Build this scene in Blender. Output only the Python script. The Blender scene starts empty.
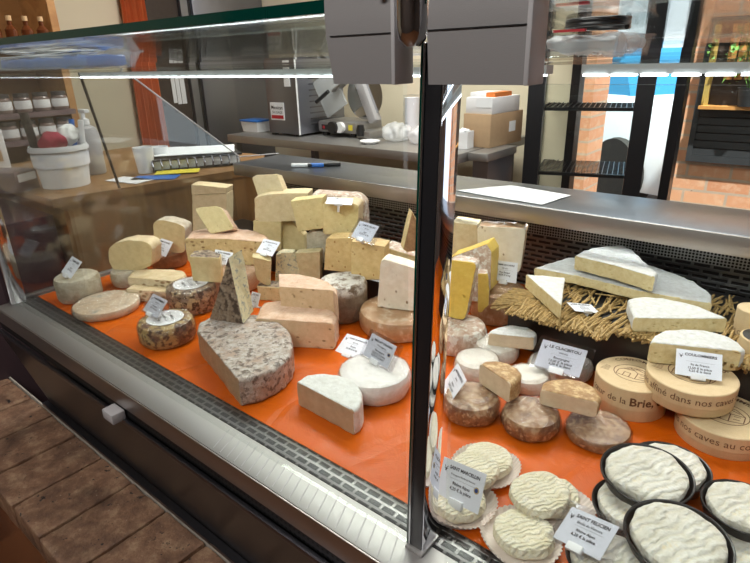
import bpy, bmesh, math, random
from mathutils import Vector, Matrix, noise
random.seed(7)
C = bpy.data.collections.new('shop'); bpy.context.scene.collection.children.link(C)
DECK = 0.80
R = math.radians
# measured outlines, positions and sizes in metres (x along the case, y into it, z up)
DATA = {
 'grey_small_wheel': {"t": "wheel", "c": [-1.3473, 0.4983, 0.8], "r": 0.0502, "h": 0.0601},
 'wrapped_flat_wheel': {"t": "wheel", "c": [-1.2248, 0.5027, 0.8], "r": 0.0716, "h": 0.0205},
 'pale_under': {"t": "wheel", "c": [-1.3344, 0.6199, 0.8], "r": 0.045, "h": 0.0416},
 'pale_half': {"t": "up", "o": [-1.3203, 0.6116, 0.842], "az": -62, "tilt": 0, "pts": [[-0.0441, 0.054], [-0.0493, 0.0193], [-0.0445, 0.0033], [-0.031, -0.0123], [0.0305, -0.0012], [0.0668, 0.0138], [0.0784, 0.0587], [0.0754, 0.0715], [0.0579, 0.0785], [0.0172, 0.0796], [-0.0207, 0.0705]], "d": 0.05, "cut": "face"},
 'stained_label_wheel': {"t": "wheel", "c": [-0.975, 0.506, 0.8], "r": 0.0548, "h": 0.0462},
 'dark_label_wheel': {"t": "wheel", "c": [-1.0666, 0.6276, 0.8], "r": 0.0546, "h": 0.0591},
 'holey_lower': {"t": "flat", "pts": [[-1.238, 0.5549], [-1.1341, 0.6069], [-1.1634, 0.6463], [-1.2262, 0.6416], [-1.2614, 0.6085]], "z": 0.8, "h": 0.0295, "cut": [0]},
 'holey_upper': {"t": "flat", "pts": [[-1.2617, 0.5786], [-1.1409, 0.6326], [-1.158, 0.6761], [-1.1909, 0.6864], [-1.2278, 0.6734], [-1.2743, 0.6407], [-1.2959, 0.6126]], "z": 0.822, "h": 0.025, "cut": [0]},
 'brown_base_wheel': {"t": "wheel", "c": [-1.3758, 0.7568, 0.8], "r": 0.0478, "h": 0.0456},
 'round_top_half': {"t": "up", "o": [-1.3452, 0.7461, 0.847], "az": -58, "tilt": 0, "pts": [[-0.0343, 0.0783], [-0.0434, -0.0007], [0.0282, -0.0024], [0.0416, 0.0007], [0.0545, 0.0709], [0.0311, 0.0816], [0.0014, 0.0882], [-0.0209, 0.0894]], "d": 0.05, "cut": "face"},
 'hard_block': {"t": "flat", "pts": [[-1.0741, 0.639], [-1.008, 0.6727], [-1.0282, 0.6915], [-1.0787, 0.6951], [-1.1018, 0.6705]], "z": 0.86, "h": 0.0595, "cut": [0, 1, 2, 3, 4]},
 'pink_lower_wheel': {"t": "wheel", "c": [-1.112, 0.771, 0.8], "r": 0.0819, "h": 0.051},
 'holey_tomme_half': {"t": "flat", "pts": [[-1.2149, 0.7186], [-1.1256, 0.7745], [-1.0182, 0.8141], [-1.0521, 0.8494], [-1.1191, 0.8666], [-1.1821, 0.8515], [-1.2448, 0.815], [-1.261, 0.7709]], "z": 0.852, "h": 0.065, "cut": [0, 1]},
 'holey_small_wedge': {"t": "up", "o": [-1.1642, 0.7948, 0.922], "az": -62, "tilt": 25, "pts": [[-0.0819, 0.0594], [-0.0242, 0.0659], [-0.0046, 0.0612], [0.0333, 0.0086], [-0.0324, -0.0061]], "d": 0.035, "cut": "face"},
 'cream_pair_lower': {"t": "up", "o": [-1.4, 0.926, 0.88], "az": -60, "tilt": 0, "pts": [[-0.0511, 0.0795], [-0.0664, -0.0357], [0.0428, -0.0333], [0.0573, 0.0865]], "d": 0.05, "cut": "all"},
 'cream_pair_upper': {"t": "up", "o": [-1.4, 0.926, 0.88], "az": -60, "tilt": 0, "pts": [[-0.049, 0.1121], [-0.0524, 0.081], [0.056, 0.088], [0.0589, 0.1027], [0.0033, 0.1081]], "d": 0.05, "cut": "all"},
 'stack_base_block': {"t": "up", "o": [-1.0854, 0.8939, 0.856], "az": -58, "tilt": 0, "pts": [[-0.0503, 0.0834], [-0.0565, 0.0046], [0.0162, 0.0003], [0.0238, 0.0814]], "d": 0.06, "cut": "all"},
 'stack_mid_block': {"t": "up", "o": [-1.0854, 0.8939, 0.856], "az": -58, "tilt": 0, "pts": [[-0.0398, 0.141], [-0.0444, 0.0888], [-0.0292, 0.0809], [0.0896, 0.0846], [0.1001, 0.1567], [0.0489, 0.1566], [-0.0031, 0.1539], [-0.0353, 0.1462]], "d": 0.055, "cut": "all"},
 'stack_top_wedge': {"t": "up", "o": [-1.09, 0.905, 0.94], "az": -60, "tilt": 15, "pts": [[-0.0584, 0.1056], [-0.0475, 0.1133], [0.0088, 0.116], [0.0298, 0.0683], [0.0218, 0.0632], [-0.0427, 0.06]], "d": 0.04, "cut": "all"},
 'leaning_wedge': {"t": "up", "o": [-1.061, 0.9242, 0.855], "az": -60, "tilt": 5, "pts": [[-0.0334, 0.074], [-0.0002, 0.0864], [0.0404, 0.0438], [0.041, 0.0038], [-0.0249, -0.0034]], "d": 0.03, "cut": "all"},
 'square_block': {"t": "up", "o": [-0.9386, 0.8857, 0.94], "az": -60, "tilt": 0, "pts": [[-0.0421, 0.0727], [0.0374, 0.0831], [0.0338, 0.0081], [-0.03, -0.0031]], "d": 0.035, "cut": "all"},
 'big_square_block': {"t": "up", "o": [-0.8512, 0.8967, 0.94], "az": -62, "tilt": 0, "pts": [[-0.0359, 0.0771], [0.0274, 0.0796], [0.0469, 0.0743], [0.0419, 0.0086], [0.0333, 0.0011], [-0.0406, 0.0035]], "d": 0.06, "cut": "face"},
 'wrapped_half_behind': {"t": "up", "o": [-0.88, 0.952, 0.94], "az": -62, "tilt": 0, "pts": [[-0.0838, 0.085], [0.0311, 0.0799], [0.0474, 0.0635], [0.047, -0.0177], [-0.0891, -0.0223]], "d": 0.05, "cut": "none", "back": 0.065},
 'grey_rind_block': {"t": "up", "o": [-0.9028, 0.9104, 0.856], "az": -62, "tilt": 0, "pts": [[-0.0568, 0.0745], [-0.0399, 0.0826], [0.0296, 0.0823], [0.0827, 0.0692], [0.0801, -0.0016], [0.0127, 0.0006], [-0.06, -0.0]], "d": 0.08, "cut": "none"},
 'holey_block_left': {"t": "up", "o": [-0.8127, 0.8434, 0.876], "az": -62, "tilt": 0, "pts": [[-0.0233, 0.0745], [-0.0185, 0.0792], [0.0404, 0.0813], [0.0369, -0.0006], [-0.0325, 0.0033]], "d": 0.045, "cut": "all"},
 'holey_block_right': {"t": "up", "o": [-0.7298, 0.8428, 0.876], "az": -66, "tilt": 0, "pts": [[-0.03, 0.0864], [0.044, 0.0787], [0.0402, 0.0043], [-0.0341, -0.0027]], "d": 0.045, "cut": "all"},
 'white_mould_wheel': {"t": "wheel", "c": [-0.7588, 0.7998, 0.8], "r": 0.0517, "h": 0.0864},
 'green_half': {"t": "up", "o": [-0.7039, 0.9224, 0.856], "az": -66, "tilt": 0, "pts": [[-0.0308, 0.0761], [0.0433, 0.0576], [0.0502, -0.0081], [-0.0326, -0.005]], "d": 0.06, "cut": "face"},
 'goat_block': {"t": "up", "o": [-0.6284, 0.809, 0.845], "az": -70, "tilt": 0, "pts": [[-0.0263, 0.1031], [-0.0189, 0.108], [0.0461, 0.0944], [0.0441, 0.0023], [-0.0364, 0.0021]], "d": 0.035, "cut": "all"},
 'orange_half_big': {"t": "wheel", "c": [-0.6305, 0.8298, 0.8], "r": 0.083, "h": 0.0439},
 'pink_half_lower': {"t": "flat", "pts": [[-0.8091, 0.5983], [-0.6676, 0.6742], [-0.6855, 0.7047], [-0.7344, 0.7335], [-0.807, 0.7189], [-0.8605, 0.6614]], "z": 0.8, "h": 0.058, "cut": [0]},
 'pink_half_upper': {"t": "flat", "pts": [[-0.8097, 0.6682], [-0.7067, 0.7164], [-0.6802, 0.7022], [-0.7055, 0.7266], [-0.7495, 0.7471], [-0.7967, 0.748], [-0.837, 0.7373], [-0.8651, 0.7175]], "z": 0.842, "h": 0.0585, "cut": [0, 7]},
 'herb_base': {"t": "flat", "pts": [[-0.9808, 0.7444], [-0.9273, 0.7677], [-0.9457, 0.7998], [-1.006, 0.7806]], "z": 0.8, "h": 0.035, "cut": [0, 1, 2, 3]},
 'herb_wedge': {"t": "up", "o": [-0.9712, 0.7513, 0.835], "az": -40, "tilt": 0, "pts": [[-0.0139, 0.0728], [0.0275, 0.0592], [0.0189, -0.007], [-0.0098, 0.016]], "d": 0.03, "cut": "all"},
 'blue_wedge_front': {"t": "up", "o": [-0.9803, 0.8311, 0.835], "az": -55, "tilt": 0, "pts": [[-0.0173, 0.0529], [-0.0021, 0.058], [0.0247, 0.0579], [0.0428, 0.0105], [0.0342, -0.0369], [-0.0281, -0.0344]], "d": 0.025, "cut": "all"},
 'herb_wedge_tall': {"t": "up", "o": [-0.9195, 0.8503, 0.84], "az": -58, "tilt": 0, "pts": [[-0.0272, 0.0578], [0.0335, 0.0624], [0.0279, -0.0409], [-0.0153, -0.0394]], "d": 0.03, "cut": "all"},
 'grey_tomme_half': {"t": "flat", "pts": [[-0.8671, 0.507], [-0.6607, 0.4437], [-0.6487, 0.4601], [-0.6424, 0.4795], [-0.6401, 0.5029], [-0.644, 0.5262], [-0.6549, 0.5498], [-0.6725, 0.5723], [-0.6989, 0.5952], [-0.7337, 0.6148], [-0.7741, 0.6281], [-0.8143, 0.6269], [-0.853, 0.6104], [-0.8822, 0.5834], [-0.8967, 0.5557], [-0.8934, 0.5303]], "z": 0.8, "h": 0.052, "cut": [0]},
 'white_half': {"t": "flat", "pts": [[-0.5916, 0.5037], [-0.4651, 0.4988], [-0.4644, 0.5103], [-0.472, 0.5271], [-0.486, 0.5435], [-0.5063, 0.5564], [-0.5282, 0.5621], [-0.552, 0.5595], [-0.5763, 0.5472], [-0.5917, 0.5281]], "z": 0.8, "h": 0.045, "cut": [0]},
 'white_wrapped_wheel': {"t": "wheel", "c": [-0.5228, 0.6171, 0.8], "r": 0.0609, "h": 0.0395},
 'dark_triangle': {"t": "up", "o": [-0.6655, 0.9158, 0.934], "az": -42, "tilt": 0, "pts": [[0.0046, 0.0877], [-0.0152, 0.0057], [-0.0066, -0.0017], [0.0219, -0.0017], [0.0328, 0.0267], [0.0218, 0.054]], "d": 0.03, "cut": "rev"},
 'pink_white_wheel': {"t": "wheel", "c": [-0.4899, 0.8297, 0.8], "r": 0.0534, "h": 0.0479},
 'ivory_slab_left': {"t": "up", "o": [-0.6017, 1.044, 0.884], "az": -72, "tilt": 0, "pts": [[-0.0347, 0.0913], [0.0215, 0.0888], [0.0273, 0.0029], [-0.0324, -0.0034]], "d": 0.05, "cut": "all"},
 'ivory_slab_right': {"t": "up", "o": [-0.5098, 1.0311, 0.884], "az": -72, "tilt": 0, "pts": [[-0.0539, 0.0986], [0.0474, 0.1014], [0.0421, 0.0025], [-0.0477, -0.0007]], "d": 0.05, "cut": "face"},
 'brown_round_behind': {"t": "wheel", "c": [-0.4909, 0.9893, 0.8], "r": 0.0561, "h": 0.068},
 'yellow_block': {"t": "up", "o": [-0.4905, 0.8364, 0.849], "az": -75, "tilt": 0, "pts": [[-0.0246, 0.1218], [0.0271, 0.1214], [0.0097, 0.0028], [-0.0259, 0.004]], "d": 0.035, "cut": "face"},
 'yellow_small': {"t": "up", "o": [-0.4735, 0.8988, 0.849], "az": -60, "tilt": 0, "pts": [[-0.0149, 0.0799], [0.0039, 0.0816], [0.0084, 0.0474], [0.0089, 0.0156], [-0.0057, -0.0025], [-0.0116, -0.0006]], "d": 0.03, "cut": "face"},
 'yellow_top_wedge': {"t": "up", "o": [-0.5, 0.935, 0.849], "az": -80, "tilt": 0, "pts": [[-0.0706, 0.0887], [0.006, 0.128], [0.0169, 0.112], [0.019, 0.0317], [-0.0069, 0.0002], [-0.0683, -0.0071]], "d": 0.045, "cut": "rev"},
 'white_wheel_back_left': {"t": "wheel", "c": [-0.4086, 0.7587, 0.8], "r": 0.0389, "h": 0.0343},
 'white_wheel_back': {"t": "wheel", "c": [-0.4095, 0.8335, 0.8], "r": 0.0406, "h": 0.0325},
 'white_wheel_low': {"t": "wheel", "c": [-0.3208, 0.7747, 0.8], "r": 0.0347, "h": 0.0268},
 'white_wheel_carded': {"t": "wheel", "c": [-0.3045, 0.8344, 0.8], "r": 0.0402, "h": 0.0279},
 'white_wheel_right': {"t": "wheel", "c": [-0.2713, 0.8535, 0.8], "r": 0.0295, "h": 0.0303},
 'goat_half_top': {"t": "flat", "pts": [[-0.415, 0.8082], [-0.342, 0.8404], [-0.3462, 0.8634], [-0.3698, 0.8733], [-0.3992, 0.8646], [-0.414, 0.8385], [-0.4184, 0.8203]], "z": 0.832, "h": 0.026, "cut": [0]},
 'brown_wheel_left': {"t": "wheel", "c": [-0.3578, 0.652, 0.8], "r": 0.0431, "h": 0.0349},
 'brown_wheel_middle': {"t": "wheel", "c": [-0.2688, 0.6719, 0.8], "r": 0.0419, "h": 0.032},
 'brown_wheel_right': {"t": "wheel", "c": [-0.1833, 0.7131, 0.8], "r": 0.0443, "h": 0.0193},
 'brown_half_left': {"t": "flat", "pts": [[-0.363, 0.6826], [-0.2973, 0.6582], [-0.2935, 0.673], [-0.2949, 0.6928], [-0.31, 0.707], [-0.3291, 0.7116], [-0.3476, 0.7075], [-0.3607, 0.6959]], "z": 0.838, "h": 0.0355, "cut": [0]},
 'brown_half_right': {"t": "flat", "pts": [[-0.2633, 0.6858], [-0.1843, 0.7022], [-0.1856, 0.7183], [-0.2012, 0.739], [-0.2231, 0.7465], [-0.2464, 0.7396], [-0.2627, 0.7222], [-0.2682, 0.7058]], "z": 0.836, "h": 0.027, "cut": [0]},
 'box_left': {"t": "wheel", "c": [-0.1733, 0.827, 0.8], "r": 0.0541, "h": 0.0534},
 'box_right': {"t": "wheel", "c": [-0.0456, 0.8223, 0.8], "r": 0.0598, "h": 0.0363},
 'box_middle': {"t": "wheel", "c": [-0.0966, 0.8341, 0.842], "r": 0.0604, "h": 0.036},
 'coulommiers_half': {"t": "flat", "pts": [[-0.1573, 0.8257], [-0.0458, 0.8737], [-0.0407, 0.8812], [-0.0524, 0.9028], [-0.0729, 0.9177], [-0.1013, 0.9177], [-0.1293, 0.9037], [-0.1513, 0.8812], [-0.1595, 0.8563]], "z": 0.879, "h": 0.035, "cut": [0]},
 'brie_half': {"t": "flat", "pts": [[-0.426, 1.0112], [-0.3461, 1.0165], [-0.2223, 1.007], [-0.1586, 1.0142], [-0.1111, 1.0223], [-0.1185, 1.0645], [-0.1559, 1.1131], [-0.2167, 1.1477], [-0.2821, 1.1661], [-0.341, 1.1478], [-0.3949, 1.1103]], "z": 0.9, "h": 0.0185, "cut": [0, 1, 2, 3]},
 'brie_top_wedge': {"t": "flat", "pts": [[-0.3524, 1.028], [-0.274, 1.018], [-0.1999, 0.9966], [-0.2008, 1.0195], [-0.2752, 1.1253], [-0.3003, 1.145], [-0.3332, 1.1122], [-0.3508, 1.0694]], "z": 0.925, "h": 0.029, "cut": [0, 1]},
 'brie_wedge_left': {"t": "flat", "pts": [[-0.4185, 0.9578], [-0.3075, 0.8583], [-0.352, 0.9854]], "z": 0.895, "h": 0.028, "cut": [0, 1]},
 'brie_wedge_right': {"t": "flat", "pts": [[-0.2279, 0.9521], [-0.1974, 0.8831], [-0.139, 0.9232], [-0.0792, 0.9666], [-0.1237, 0.9913], [-0.1832, 0.9948], [-0.214, 0.9755]], "z": 0.895, "h": 0.026, "cut": [1, 2]},
 'box_far_a': {"t": "wheel", "c": [-0.0481, 0.9979, 0.886], "r": 0.0251, "h": 0.0484},
 'box_far_b': {"t": "wheel", "c": [-0.0269, 0.9354, 0.886], "r": 0.03, "h": 0.0407},
 'm1': {"t": "wheel", "c": [-0.2757, 0.5564, 0.805], "r": 0.0325, "h": 0.016},
 'm2': {"t": "wheel", "c": [-0.2743, 0.5197, 0.815], "r": 0.0313, "h": 0.016},
 'm3': {"t": "wheel", "c": [-0.2683, 0.4697, 0.805], "r": 0.0327, "h": 0.016},
 'm4': {"t": "wheel", "c": [-0.1783, 0.5445, 0.805], "r": 0.0296, "h": 0.018},
 'm5': {"t": "wheel", "c": [-0.1889, 0.5244, 0.818], "r": 0.0351, "h": 0.018},
 'm6': {"t": "wheel", "c": [-0.183, 0.4693, 0.805], "r": 0.0336, "h": 0.018},
 't1': {"t": "wheel", "c": [-0.0945, 0.6068, 0.852], "r": 0.0502, "h": 0.001},
 't2': {"t": "wheel", "c": [-0.0809, 0.672, 0.826], "r": 0.0471, "h": 0.001},
 't3': {"t": "wheel", "c": [-0.0932, 0.5731, 0.828], "r": 0.0472, "h": 0.001},
 't4': {"t": "wheel", "c": [-0.0429, 0.5274, 0.85], "r": 0.0504, "h": 0.001},
 't5': {"t": "wheel", "c": [0.0042, 0.6243, 0.845], "r": 0.0419, "h": 0.001},
 't6': {"t": "wheel", "c": [0.0192, 0.5859, 0.825], "r": 0.0442, "h": 0.001},
 't7': {"t": "wheel", "c": [-0.0961, 0.4789, 0.828], "r": 0.0396, "h": 0.001},
 'card_grey_wheel': {"t": "card", "o": [-1.3364, 0.4888, 0.884], "az": -95, "tilt": 45, "rot": -0.3, "w": 0.0641, "h": 0.0451},
 'card_stained_wheel': {"t": "card", "o": [-0.9985, 0.5019, 0.8698], "az": -90, "tilt": 45, "rot": -2.5, "w": 0.0557, "h": 0.0394},
 'card_round_half': {"t": "card", "o": [-1.3457, 0.7251, 0.8674], "az": -80, "tilt": 40, "rot": -5.8, "w": 0.0629, "h": 0.0442},
 'card_tomme': {"t": "card", "o": [-0.9825, 0.7899, 0.917], "az": -85, "tilt": 50, "rot": -1.2, "w": 0.0531, "h": 0.0396},
 'card_holey_block': {"t": "card", "o": [-0.7325, 0.848, 0.9833], "az": -85, "tilt": 45, "rot": -6.8, "w": 0.052, "h": 0.04},
 'card_wedge': {"t": "card", "o": [-1.0328, 0.6969, 0.9087], "az": -60, "tilt": 35, "rot": -9.1, "w": 0.0443, "h": 0.0312},
 'card_behind_wedge': {"t": "card", "o": [-0.8754, 0.6547, 0.8606], "az": -110, "tilt": 25, "rot": 12.8, "w": 0.0445, "h": 0.0291},
 'card_orange_deck': {"t": "card", "o": [-0.636, 0.6899, 0.812], "az": -95, "tilt": 60, "rot": 5.5, "w": 0.0626, "h": 0.044},
 'card_white_wheel': {"t": "card", "o": [-0.5257, 0.6352, 0.863], "az": -90, "tilt": 30, "rot": -7.8, "w": 0.0563, "h": 0.0406},
 'card_ivory': {"t": "card", "o": [-0.4748, 0.9778, 0.9097], "az": -90, "tilt": 10, "rot": 3.9, "w": 0.0568, "h": 0.0417},
 'card_brown_left': {"t": "card", "o": [-0.3903, 0.6519, 0.8429], "az": -140, "tilt": 35, "rot": 6.6, "w": 0.0625, "h": 0.0457},
 'card_clacbitou': {"t": "card", "o": [-0.2828, 0.8113, 0.8508], "az": -80, "tilt": 55, "rot": -3.4, "w": 0.0737, "h": 0.0508},
 'card_coulommiers': {"t": "card", "o": [-0.0903, 0.831, 0.8966], "az": -75, "tilt": 50, "rot": 1.0, "w": 0.0589, "h": 0.0404},
 'card_marcellin': {"t": "card", "o": [-0.2647, 0.4647, 0.8432], "az": -105, "tilt": 30, "rot": 12.7, "w": 0.0657, "h": 0.0462},
 'card_felicien': {"t": "card", "o": [-0.1186, 0.4704, 0.8566], "az": -135, "tilt": 60, "rot": 33.1, "w": 0.0566, "h": 0.0407},
 'card_straw': {"t": "card", "o": [-0.2905, 0.9198, 0.8999], "az": 20, "tilt": 75, "rot": -57.5, "w": 0.0514, "h": 0.0293},
 'card_block_top': {"t": "card", "o": [-0.8426, 0.8921, 1.0247], "az": -30, "tilt": 80, "rot": -24.4, "w": 0.0586, "h": 0.0372}}

# ------------------------------------------------------------------ materials
class NT:
    def __init__(s, name):
        s.m = bpy.data.materials.new(name); s.m.use_nodes = True
        s.t = s.m.node_tree; s.n = s.t.nodes; s.l = s.t.links
        s.b = s.n['Principled BSDF']; s.out = s.n['Material Output']; s.tc = None
    def add(s, typ, **kw):
        n = s.n.new(typ)
        for k, v in kw.items():
            if k in n.inputs.keys(): n.inputs[k].default_value = v
            else: setattr(n, k, v)
        return n
    def co(s):
        if not s.tc: s.tc = s.add('ShaderNodeTexCoord')
        return s.tc.outputs['Object']
    def link(s, a, b): s.l.new(a, b)
    def mapped(s, scale=(1, 1, 1), rot=(0, 0, 0), loc=(0, 0, 0)):
        m = s.add('ShaderNodeMapping'); s.link(s.co(), m.inputs['Vector'])
        m.inputs['Scale'].default_value = scale; m.inputs['Rotation'].default_value = rot; m.inputs['Location'].default_value = loc
        return m.outputs[0]
    def noise(s, scale, detail=4, rough=.55, vec=None, dist=0):
        n = s.add('ShaderNodeTexNoise'); n.inputs['Scale'].default_value = scale; n.inputs['Detail'].default_value = detail
        n.inputs['Roughness'].default_value = rough; n.inputs['Distortion'].default_value = dist
        s.link(vec or s.co(), n.inputs['Vector']); return n.outputs['Fac']
    def vor(s, scale, vec=None, rnd=1.0, feature='F1'):
        n = s.add('ShaderNodeTexVoronoi', feature=feature); n.inputs['Scale'].default_value = scale
        n.inputs['Randomness'].default_value = rnd
        s.link(vec or s.co(), n.inputs['Vector']); return n.outputs['Distance']
    def ramp(s, fac, stops, interp='LINEAR'):
        r = s.add('ShaderNodeValToRGB'); r.color_ramp.interpolation = interp
        e = r.color_ramp.elements
        while len(e) < len(stops): e.new(0.5)
        for i, (p, c) in enumerate(stops):
            e[i].position = p
            if isinstance(c, (int, float)): c = (c, c, c)
            e[i].color = (*c, 1) if len(c) == 3 else c
        s.link(fac, r.inputs[0]); return r.outputs[0]
    def mix(s, fac, a, b, mode='MIX'):
        m = s.add('ShaderNodeMix', data_type='RGBA', blend_type=mode)
        for v, i in ((fac, 0), (a, 6), (b, 7)):
            if isinstance(v, (int, float)): m.inputs[i].default_value = v
            elif isinstance(v, tuple): m.inputs[i].default_value = (*v, 1) if len(v) == 3 else v
            else: s.link(v, m.inputs[i])
        return m.outputs[2]
    def math(s, op, a, b=0.0):
        m = s.add('ShaderNodeMath', operation=op)
        for i, v in enumerate((a, b)):
            if isinstance(v, (int, float)): m.inputs[i].default_value = v
            else: s.link(v, m.inputs[i])
        return m.outputs[0]
    def bump(s, h, strength=.5, dist=.002, to='Normal', prev=None):
        b = s.add('ShaderNodeBump'); b.inputs['Strength'].default_value = strength; b.inputs['Distance'].default_value = dist
        s.link(h, b.inputs['Height'])
        if prev: s.link(prev, b.inputs['Normal'])
        if to: s.link(b.outputs[0], s.b.inputs[to])
        return b.outputs[0]
    def base(s, c):
        if isinstance(c, tuple): s.b.inputs['Base Color'].default_value = (*c, 1) if len(c) == 3 else c
        else: s.link(c, s.b.inputs['Base Color'])
    def set(s, **kw):
        for k, v in kw.items(): s.b.inputs[k.replace('_', ' ')].default_value = v
        return s
MATS = {}
def plain(name, c, rough=.5, metal=0, bump=0, bs=150, var=.0, **kw):
    if name in MATS: return MATS[name]
    t = NT(name)
    if var: t.base(t.ramp(t.noise(bs * .3), [(.3, tuple(x * (1 - var) for x in c)), (.7, c)]))
    else: t.base(c)
    t.set(Roughness=rough, Metallic=metal, **kw)
    if bump: t.bump(t.noise(bs), bump)
    MATS[name] = t.m; return t.m
def wrap_coat(t, amt=.8, scale=60):
    """clear cling film: crinkled glossy coat"""
    t.set(Coat_Weight=amt, Coat_Roughness=.08)
    v = t.vor(scale, vec=t.mapped((1, .45, .6), (0.5, .3, .8)), feature='DISTANCE_TO_EDGE')
    n = t.noise(scale * .8, 5, .7, dist=1.5)
    h = t.math('ADD', t.ramp(v, [(0, 0), (.15, 1)]), n)
    t.bump(h, .55, .0035, to='Coat Normal')
def cheese_mat(name, c1, c2, scale=60, rough=.55, bump=.25, bs=260, ztop=None, holes=None, spots=None, veins=None, wrap=0, patch=None, wave=None):
    t = NT(name)
    col = t.ramp(t.noise(scale, 8, .7), [(.32, tuple(x * y for x, y in zip(c1, (.90, .88, .84)))), (.68, c2)])
    prev = None
    if patch:      # second large-scale colour
        pc, ps, lo, hi = patch
        fac = t.ramp(t.noise(ps, 8, .7), [(lo, 0), (hi, 1)])
        if ztop:
            sp = t.add('ShaderNodeSeparateXYZ'); t.link(t.co(), sp.inputs[0])
            fac = t.math('MULTIPLY', fac, t.ramp(t.math('MULTIPLY', sp.outputs[2], 10.0), [(ztop[0] * 10, 0), (ztop[1] * 10, 1)]))
        col = t.mix(fac, col, pc)
    if spots:      # small speckles
        sc, ss, lo, hi = spots
        col = t.mix(t.ramp(t.noise(ss, 4, .65), [(lo, 0), (hi, 1)]), col, sc)
    if veins:
        vc, vs, lo, hi = veins
        m1 = t.ramp(t.noise(vs, 3, .6, dist=.8), [(lo, 0), (hi, 1)])
        col = t.mix(m1, col, vc)
    if holes:
        hc, hs, thr = holes
        v = t.vor(hs, vec=t.mapped((1, .8, 1.6)))
        m1 = t.ramp(v, [(thr * .6, 1), (thr, 0)])
        keep = t.ramp(t.noise(hs * .6, 1), [(.5, 0), (.54, 1)])
        m1 = t.math('MULTIPLY', m1, keep)
        col = t.mix(m1, col, hc)
        prev = t.bump(t.math('SUBTRACT', 1.0, m1), .6, .003)
    if wave:       # wrinkled skin ridges
        w = t.add('ShaderNodeTexWave', wave_type='BANDS'); w.inputs['Scale'].default_value = wave
        w.inputs['Distortion'].default_value = 9; w.inputs['Detail'].default_value = 3; w.inputs['Detail Scale'].default_value = 1.2
        t.link(t.co(), w.inputs['Vector'])
        col = t.mix(t.ramp(w.outputs['Fac'], [(0, .3), (.5, 0)]), col, tuple(x * y for x, y in zip(c1, (.93, .86, .66))))
        prev = t.bump(w.outputs['Fac'], .8, .0018)
    t.base(col); t.set(Roughness=rough, Subsurface_Weight=.06, Subsurface_Scale=.006)
    t.b.inputs['Subsurface Radius'].default_value = (1, .7, .4)
    t.bump(t.noise(bs * .7, 7, .65), min(1, bump * 1.5), .003, prev=prev)
    if wrap: wrap_coat(t, wrap)
    MATS[name] = t.m; return t.m
# cheese pastes
cheese_mat('paste_ivory', (.76, .62, .37), (.83, .70, .45), bump=.12)
cheese_mat('paste_cream', (.72, .57, .29), (.80, .65, .36), bump=.15)
cheese_mat('paste_pale_yellow', (.76, .62, .30), (.84, .71, .38), bump=.3, holes=((.55, .42, .18), 100, .22))
cheese_mat('paste_holey', (.68, .50, .24), (.82, .66, .36), bump=.35, holes=((.34, .2, .07), 75, .42))
cheese_mat('paste_orange_holey', (.72, .50, .21), (.82, .62, .31), bump=.3, holes=((.50, .26, .07), 110, .30))
cheese_mat('paste_yellow', (.84, .58, .10), (.88, .64, .14), rough=.4, bump=.08, holes=((.72, .47, .06), 55, .22))
cheese_mat('paste_peach', (.74, .52, .31), (.82, .61, .40), bump=.15, holes=((.42, .26, .13), 65, .26))
cheese_mat('paste_goat', (.86, .77, .63), (.90, .82, .69), bump=.15, holes=((.35, .25, .14), 70, .24))
cheese_mat('paste_tan', (.50, .34, .21), (.56, .39, .25), bump=.25, bs=400)
cheese_mat('paste_pinkish_brown', (.38, .23, .13), (.50, .32, .19), bump=.4, holes=((.42, .26, .16), 160, .3))
cheese_mat('paste_goat_tan', (.76, .60, .41), (.82, .67, .48), bump=.08, holes=((.5, .36, .2), 120, .12))
cheese_mat('paste_brie', (.80, .64, .32), (.90, .77, .46), scale=90, bump=.3, bs=180, holes=((.66, .5, .22), 110, .28))
cheese_mat('paste_blue', (.78, .72, .46), (.86, .80, .56), bump=.25, veins=((.30, .35, .34), 120, .54, .64))
cheese_mat('paste_big_holes', (.78, .64, .42), (.86, .75, .55), bump=.25, holes=((.40, .27, .14), 62, .46))
cheese_mat('paste_herb', (.60, .50, .26), (.68, .58, .33), bump=.25, spots=((.2, .2, .08), 300, .60, .66))
cheese_mat('paste_dim', (.58, .48, .26), (.66, .56, .34), bump=.2)
# rinds
cheese_mat('rind_white', (.70, .70, .68), (.84, .84, .82), scale=120, rough=.75, bump=.9, bs=110)
cheese_mat('rind_white_wrapped', (.74, .72, .70), (.84, .82, .80), scale=120, rough=.7, bump=.3, bs=180, wrap=.9)
cheese_mat('rind_goat_white', (.78, .73, .64), (.88, .84, .77), scale=70, rough=.6, bump=.4, wrap=.55, patch=((.50, .38, .28), 30, .58, .75))
cheese_mat('rind_grey_mould', (.34, .26, .21), (.66, .60, .56), scale=90, bump=1.0, bs=110, wrap=.5, spots=((.13, .09, .07), 85, .50, .62), patch=((.42, .29, .22), 28, .48, .62))
cheese_mat('rind_pale_grey', (.48, .42, .31), (.68, .62, .50), scale=60, bump=.6, patch=((.38, .31, .21), 26, .5, .62))
cheese_mat('rind_crust_dark', (.46, .30, .12), (.62, .46, .20), scale=30, bump=.7, wrap=.6, spots=((.08, .04, .02), 95, .5, .60), patch=((.20, .09, .055), 24, .47, .56))
cheese_mat('rind_mottled', (.20, .12, .07), (.42, .33, .25), scale=90, bump=1.0, bs=110, wrap=.5, spots=((.06, .035, .022), 100, .48, .58), patch=((.58, .44, .24), 30, .54, .62))
cheese_mat('rind_brown', (.26, .13, .06), (.46, .27, .13), scale=50, bump=.7, wrap=.3)
cheese_mat('rind_dark_brown', (.10, .06, .035), (.2, .13, .08), scale=60, bump=.7, wrap=.3)
cheese_mat('rind_mould_top', (.16, .11, .07), (.3, .23, .16), scale=50, bump=.8, patch=((.7, .68, .62), 60, .40, .52), ztop=(.060, .072))
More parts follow.
